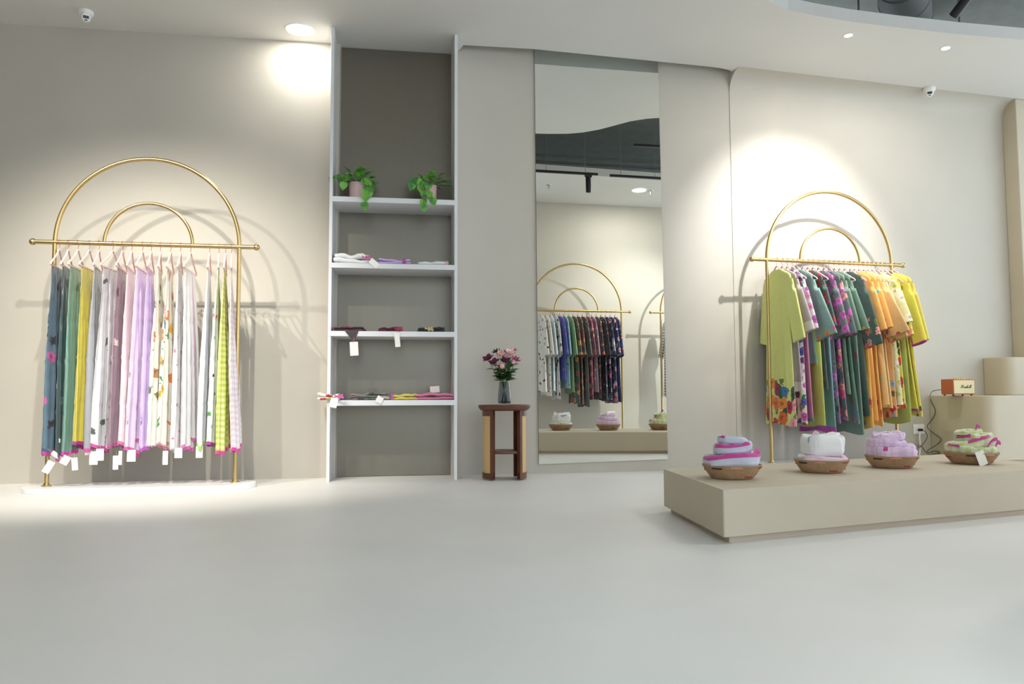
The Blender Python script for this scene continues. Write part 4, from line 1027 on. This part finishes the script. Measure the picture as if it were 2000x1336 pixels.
def dome(label, px, py, tgt):
    p = Z(px, py, CEIL)
    t = thing('security_camera', label, 'camera', (p.x, p.y, CEIL), 0, 'ceiling security cameras')
    MB().lathe([(.0001, -.0005), (.052, -.0005), (.054, -.010), (.050, -.030), (.040, -.036), (.0001, -.036)], 32).build('mount', M_plast, t)
    MB().ball((0, 0, -.048), .036, 12).build('eyeball', M_plast, t)
    d = (Vector(tgt)-Vector((p.x, p.y, CEIL-.048))).normalized(); q = d.to_track_quat('Z', 'Y').to_matrix().to_4x4()
    M_ = Matrix.Translation(Vector((0, 0, -.048))) @ q
    MB().lathe([(.0001, .0365), (.028, .0345), (.030, .030), (.0305, .024)], 24, M_).build('face', M_plast, t)
    o = MB().box((-.020, -.009, .031), (.020, .012, .0385), M_).build('lens_window', M_dark, t, bevel=.002)
    o = MB().box((-.010, -.024, .029), (.010, -.016, .0365), M_).build('sensor', M_dark, t)
dome('white ceiling dome camera at the upper left over the stole rack', 168, 22, (0.2, 0, 1.2))
dome('white ceiling dome camera above the right rack', 1815, 172, (.6, 0, 1.0))

def cylinder_spot(label, loc, tgt, r=.032, L_=.15, group='black track spotlights'):
    t = thing('track_spotlight', label, 'spotlight', loc, 0, group)
    d = (Vector(tgt)-Vector(loc)).normalized(); q = d.to_track_quat('Z', 'Y').to_matrix().to_4x4()
    MB().lathe([(.0001, -L_*.5), (r*.95, -L_*.5), (r, -L_*.47), (r, L_*.5), (r*.85, L_*.5), (r*.8, L_*.44)], 28, q).build('housing', M_black, t)
    MB().lathe([(.0001, L_*.44), (r*.8, L_*.44)], 20, q).build('lens', emit('spot_lens', (1, .96, .9), 6), t)
    MB().tube([(0, 0, 0), (0, 0, .10)], .007, 8).build('stem', M_black, t)
    MB().box((-.045, -.016, .098), (.045, .016, .125)).build('adapter', M_black, t, bevel=.003)
    return t
def track(label, a, b, z, group='black lighting tracks'):
    a = Vector(a); b = Vector(b); d = (b-a); ang = math.atan2(d.y, d.x)
    t = thing('lighting_track', label, 'track', (a.x, a.y, z), ang, group)
    MB().box((0, -.016, 0), (d.length, .016, .028)).build('rail', M_black, t)
    for k in range(3):
        MB().tube([(d.length*(.12+.38*k), 0, .028), (d.length*(.12+.38*k), 0, 4.49-z)], .003, 6).build('suspension_wire', M_pipe, t)
cylinder_spot('black cylinder spotlight hanging in the opening at the upper right', (3.10, 5.30, 3.31), (2.40, 7.0, 2.0))
track('black lighting track across the ceiling opening', (2.2, 5.0, 0), (5.4, 5.87, 0), 3.455)
# ducts and hangers in the void
def duct():
    c = Z(1765, -6, 4.12)
    t = thing('air_duct', 'grey spiral air duct above the ceiling opening at the upper right', 'duct', (c.x, c.y, 4.15), math.radians(60))
    prof = []
    MB().tube([(-1.6, 0, 0), (1.5, 0, 0)], .21, 32).build('pipe', M_pipe, t)
    for k in range(8):
        MB().tube([(-1.5+k*.4, .212*math.cos(2*PI*i/28), .212*math.sin(2*PI*i/28)) for i in range(28)], .006, 5, closed=True).build('seam_ring', M_pipe, t)
duct()
for k, (px, py, lab) in enumerate(((1677, 20, 'thin grey hanger rod left of the duct'), (1873, 30, 'thin grey hanger rod right of the duct'))):
    p = Z(px, py-8, 3.95); o = MB().tube([(0, 0, -.25), (0, 0, .54)], .009, 8).build('hanger_rod', M_pipe)
    o.location = (p.x, p.y, 3.95); tag(o, lab, 'rod')

# ------------------------------------------------------------------ what the mirror shows: the front wall side of the room
AF = AM
def V(px, py, z): return mirr(Z(px, py, z))
FV = Vector((.925, 11.40, 0)); FC = mirr(FV); FZ = 1.852
rackF = rack('clothing_rack', 'brass clothing rack of dark tunics seen in the mirror', (FC.x, FC.y, 0), AF, FZ, R=.682, r2=.326, ext=(.157, .13), blen=.85)
vc2 = PL(1289, 608, FV, AF)
F2 = mirr(vc2 + uM*.682); F2.z = 0
rackG = rack('clothing_rack', 'brass clothing rack cut off by the right edge of the mirror', F2, AF, FZ, R=.682, r2=.326, ext=(.157, .13), blen=.85)
DK = [
 ('off-white tunic with small black sprigs at the left edge of mirror', (226, 222, 216), [(60, 60, 60), (150, 60, 80)], .16, 1.0),
 ('ivory tunic with red flower spray in the mirror', (222, 216, 210), [(150, 50, 70), (80, 100, 80)], .12, 1.05),
 ('pale blue tunic with striped cuffs in the mirror', (196, 212, 216), [(220, 130, 170)], .07, 1.0),
 ('white and black print tunic behind the pale blue one in the mirror', (200, 196, 194), [(40, 40, 46), (120, 120, 120)], .26, 1.1),
 ('royal blue kurta in the mirror', (70, 84, 180), [(150, 120, 190)], .12, .85),
 ('light teal tunic in the mirror', (140, 184, 184), [(90, 140, 140)], .12, .95),
 ('fern green tunic in the mirror', (120, 154, 110), None, .1, 1.02),
 ('dark teal tunic with orange marigolds in the mirror', (64, 88, 86), [(220, 150, 90), (180, 90, 70)], .32, 1.15),
 ('dark grey green tunic with orange flowers in the mirror', (70, 84, 82), [(215, 130, 90), (170, 60, 70)], .28, 1.17),
 ('slate green long tunic with red sprigs in the mirror', (78, 94, 92), [(190, 70, 80), (200, 150, 140)], .2, 1.2),
 ('plum tunic with pink roses in the mirror', (110, 74, 92), [(215, 110, 130), (230, 160, 150)], .36, 1.1),
 ('mauve kurta with white flower hem in the mirror', (140, 116, 136), [(220, 200, 210)], .14, 1.0),
 ('charcoal kurta with peony print in the mirror', (58, 56, 60), [(200, 110, 90), (120, 90, 80)], .22, 1.1),
 ('black tunic with tiny white dots in the mirror', (44, 46, 56), [(200, 190, 190), (170, 90, 110)], .14, 1.12),
 ('navy tunic with pink and blue flowers in the mirror', (44, 54, 88), [(215, 100, 130), (150, 170, 210), (230, 220, 220)], .3, 1.12),
 ('navy blue kurta with coral flowers in the mirror', (36, 64, 104), [(225, 120, 110), (230, 170, 170)], .3, 1.15),
 ('deep blue kurta at the right end of mirrored rack', (34, 66, 112), [(220, 90, 100)], .12, 1.15),
]
for i, (lab, c, fc, fs_, ln) in enumerate(DK):
    px = 1056+i*(1200-1056)/(len(DK)-1)
    vp = PL(px, 607, FV, AF); x0 = (vp-Vector((FV.x, FV.y, vp.z))).dot(uM)
    loc = world(Vector((FC.x, FC.y, 0)), AF, (x0, 0, FZ))
    hanger('pink hanger with the '+' '.join(lab.replace(' in the mirror', '').replace(' at the left edge of mirror','').replace(' behind the pale blue one','').replace(' at the right end of mirrored rack','').split()[:9])+', in the mirror', loc, AF+PI/2+random.uniform(-.05, .05), 'hangers on the mirrored rack')
    tunic('kurta', lab, 'tunic', loc, AF+PI/2+random.uniform(-.05, .05), fabric(c, flowers=fc, fscale=9, fsize=fs_, seed=120+i), length=ln*1.07, slen=.46, w1=.09, out=.09, near=1, seed=40+i, group='tunics on the mirrored rack', hemw=.24)
loc = world(F2, AF, (-.56, 0, FZ))
hanger('pink velvet hanger on the rack at the mirror right edge', loc, AF+PI/2, None)
tunic('kurta', 'black and white checked tunic at the right edge of the mirror', 'tunic', loc, AF+PI/2, fabric((225, 222, 216), check=(70, 70, 72), cscale=24, seed=150), length=1.15, slen=.45, seed=77)
fixhooks(AF)
sf = PL(1232, 812, (1.2, 10.98, 0), AF); sfr = mirr(sf); sfr = sfr - nM*((sfr-f0).dot(nM)-.0005)
skf = thing('wall_socket', 'white wall socket low on the wall, seen in the mirror', 'socket', sfr, AF)
MB().box((-.062, 0, -.045), (.062, .008, .045)).build('face_plate', M_plast, skf, bevel=.003)
# ceiling fittings on that side
def vceil(px, py): return mirr(Z(px, py, CEIL))
downlight('large recessed ceiling light above the far wall, seen in mirror', 0, 0, .105, 26, (1, .98, .93), loc=vceil(1247, 372))
for px, py, lab in ((1071, 362, 'left'), (1270, 374, 'right')):
    p = vceil(px, py)
    t = thing('sprinkler', 'chrome ceiling sprinkler at the %s in the mirror' % lab, 'sprinkler', (p.x, p.y, CEIL), 0, 'ceiling sprinklers')
    M_chr = plain('chrome', (200, 200, 200), .15, metal=1.0)
    MB().lathe([(.036, -.0005), (.034, -.006), (.012, -.010), (.010, -.03), (.0001, -.03)], 24).build('escutcheon', M_chr, t)
    MB().lathe([(.0001, -.045), (.018, -.045), (.018, -.048), (.0001, -.048)], 16).build('deflector', M_chr, t)
    MB().tube([(.009, 0, -.028), (.013, 0, -.037), (.006, 0, -.046)], .002, 6).build('frame_arm', M_chr, t)
spot(tuple(F2 - Vector((0, 0, 0)) + nM*1.7 + uM*.1 + Vector((0, 0, 3.25))), tuple(F2 - uM*.9 + Vector((0, 0, 1.7))), 300, (1, .99, .95), size=64, blend=.9)
p9 = mirr(PL(1148, 362, (.86, 9.75, 0), AF))
cylinder_spot('black cylinder track spotlight hanging in the mirror', p9, p9+Vector((0.05, -.05, -1)), r=.033, L_=.19)
ta = mirr(PL(1040, 336, (.86, 9.75, 0), AF)); tb_ = mirr(PL(1166, 340, (.86, 9.75, 0), AF))
track('black lighting track above the spotlight in the mirror', ta-uM*.5, tb_, p9.z+.125)
tc_ = mirr(PL(1190, 342, (.86, 9.75, 0), AF)); track('short black lighting track at the right in the mirror', tc_, tc_+uM*1.2, p9.z+.12)
# conduits on the dark soffit
for k, (px0, py0, lab) in enumerate(((1050, 303, 'upper'), (1050, 316, 'lower'))):
    pp = mirr(PL(px0, py0, (.65, 10.75, 0), AF)); o = MB().tube([(-1.5, 0, 0), (4, 0, 0)], .018, 10).build('conduit', M_pipe)
    o.location = pp; o.rotation_euler = (0, 0, AF); tag(o, 'grey conduit, the %s of two in the mirror' % lab, 'pipe', 'conduits above the opening')
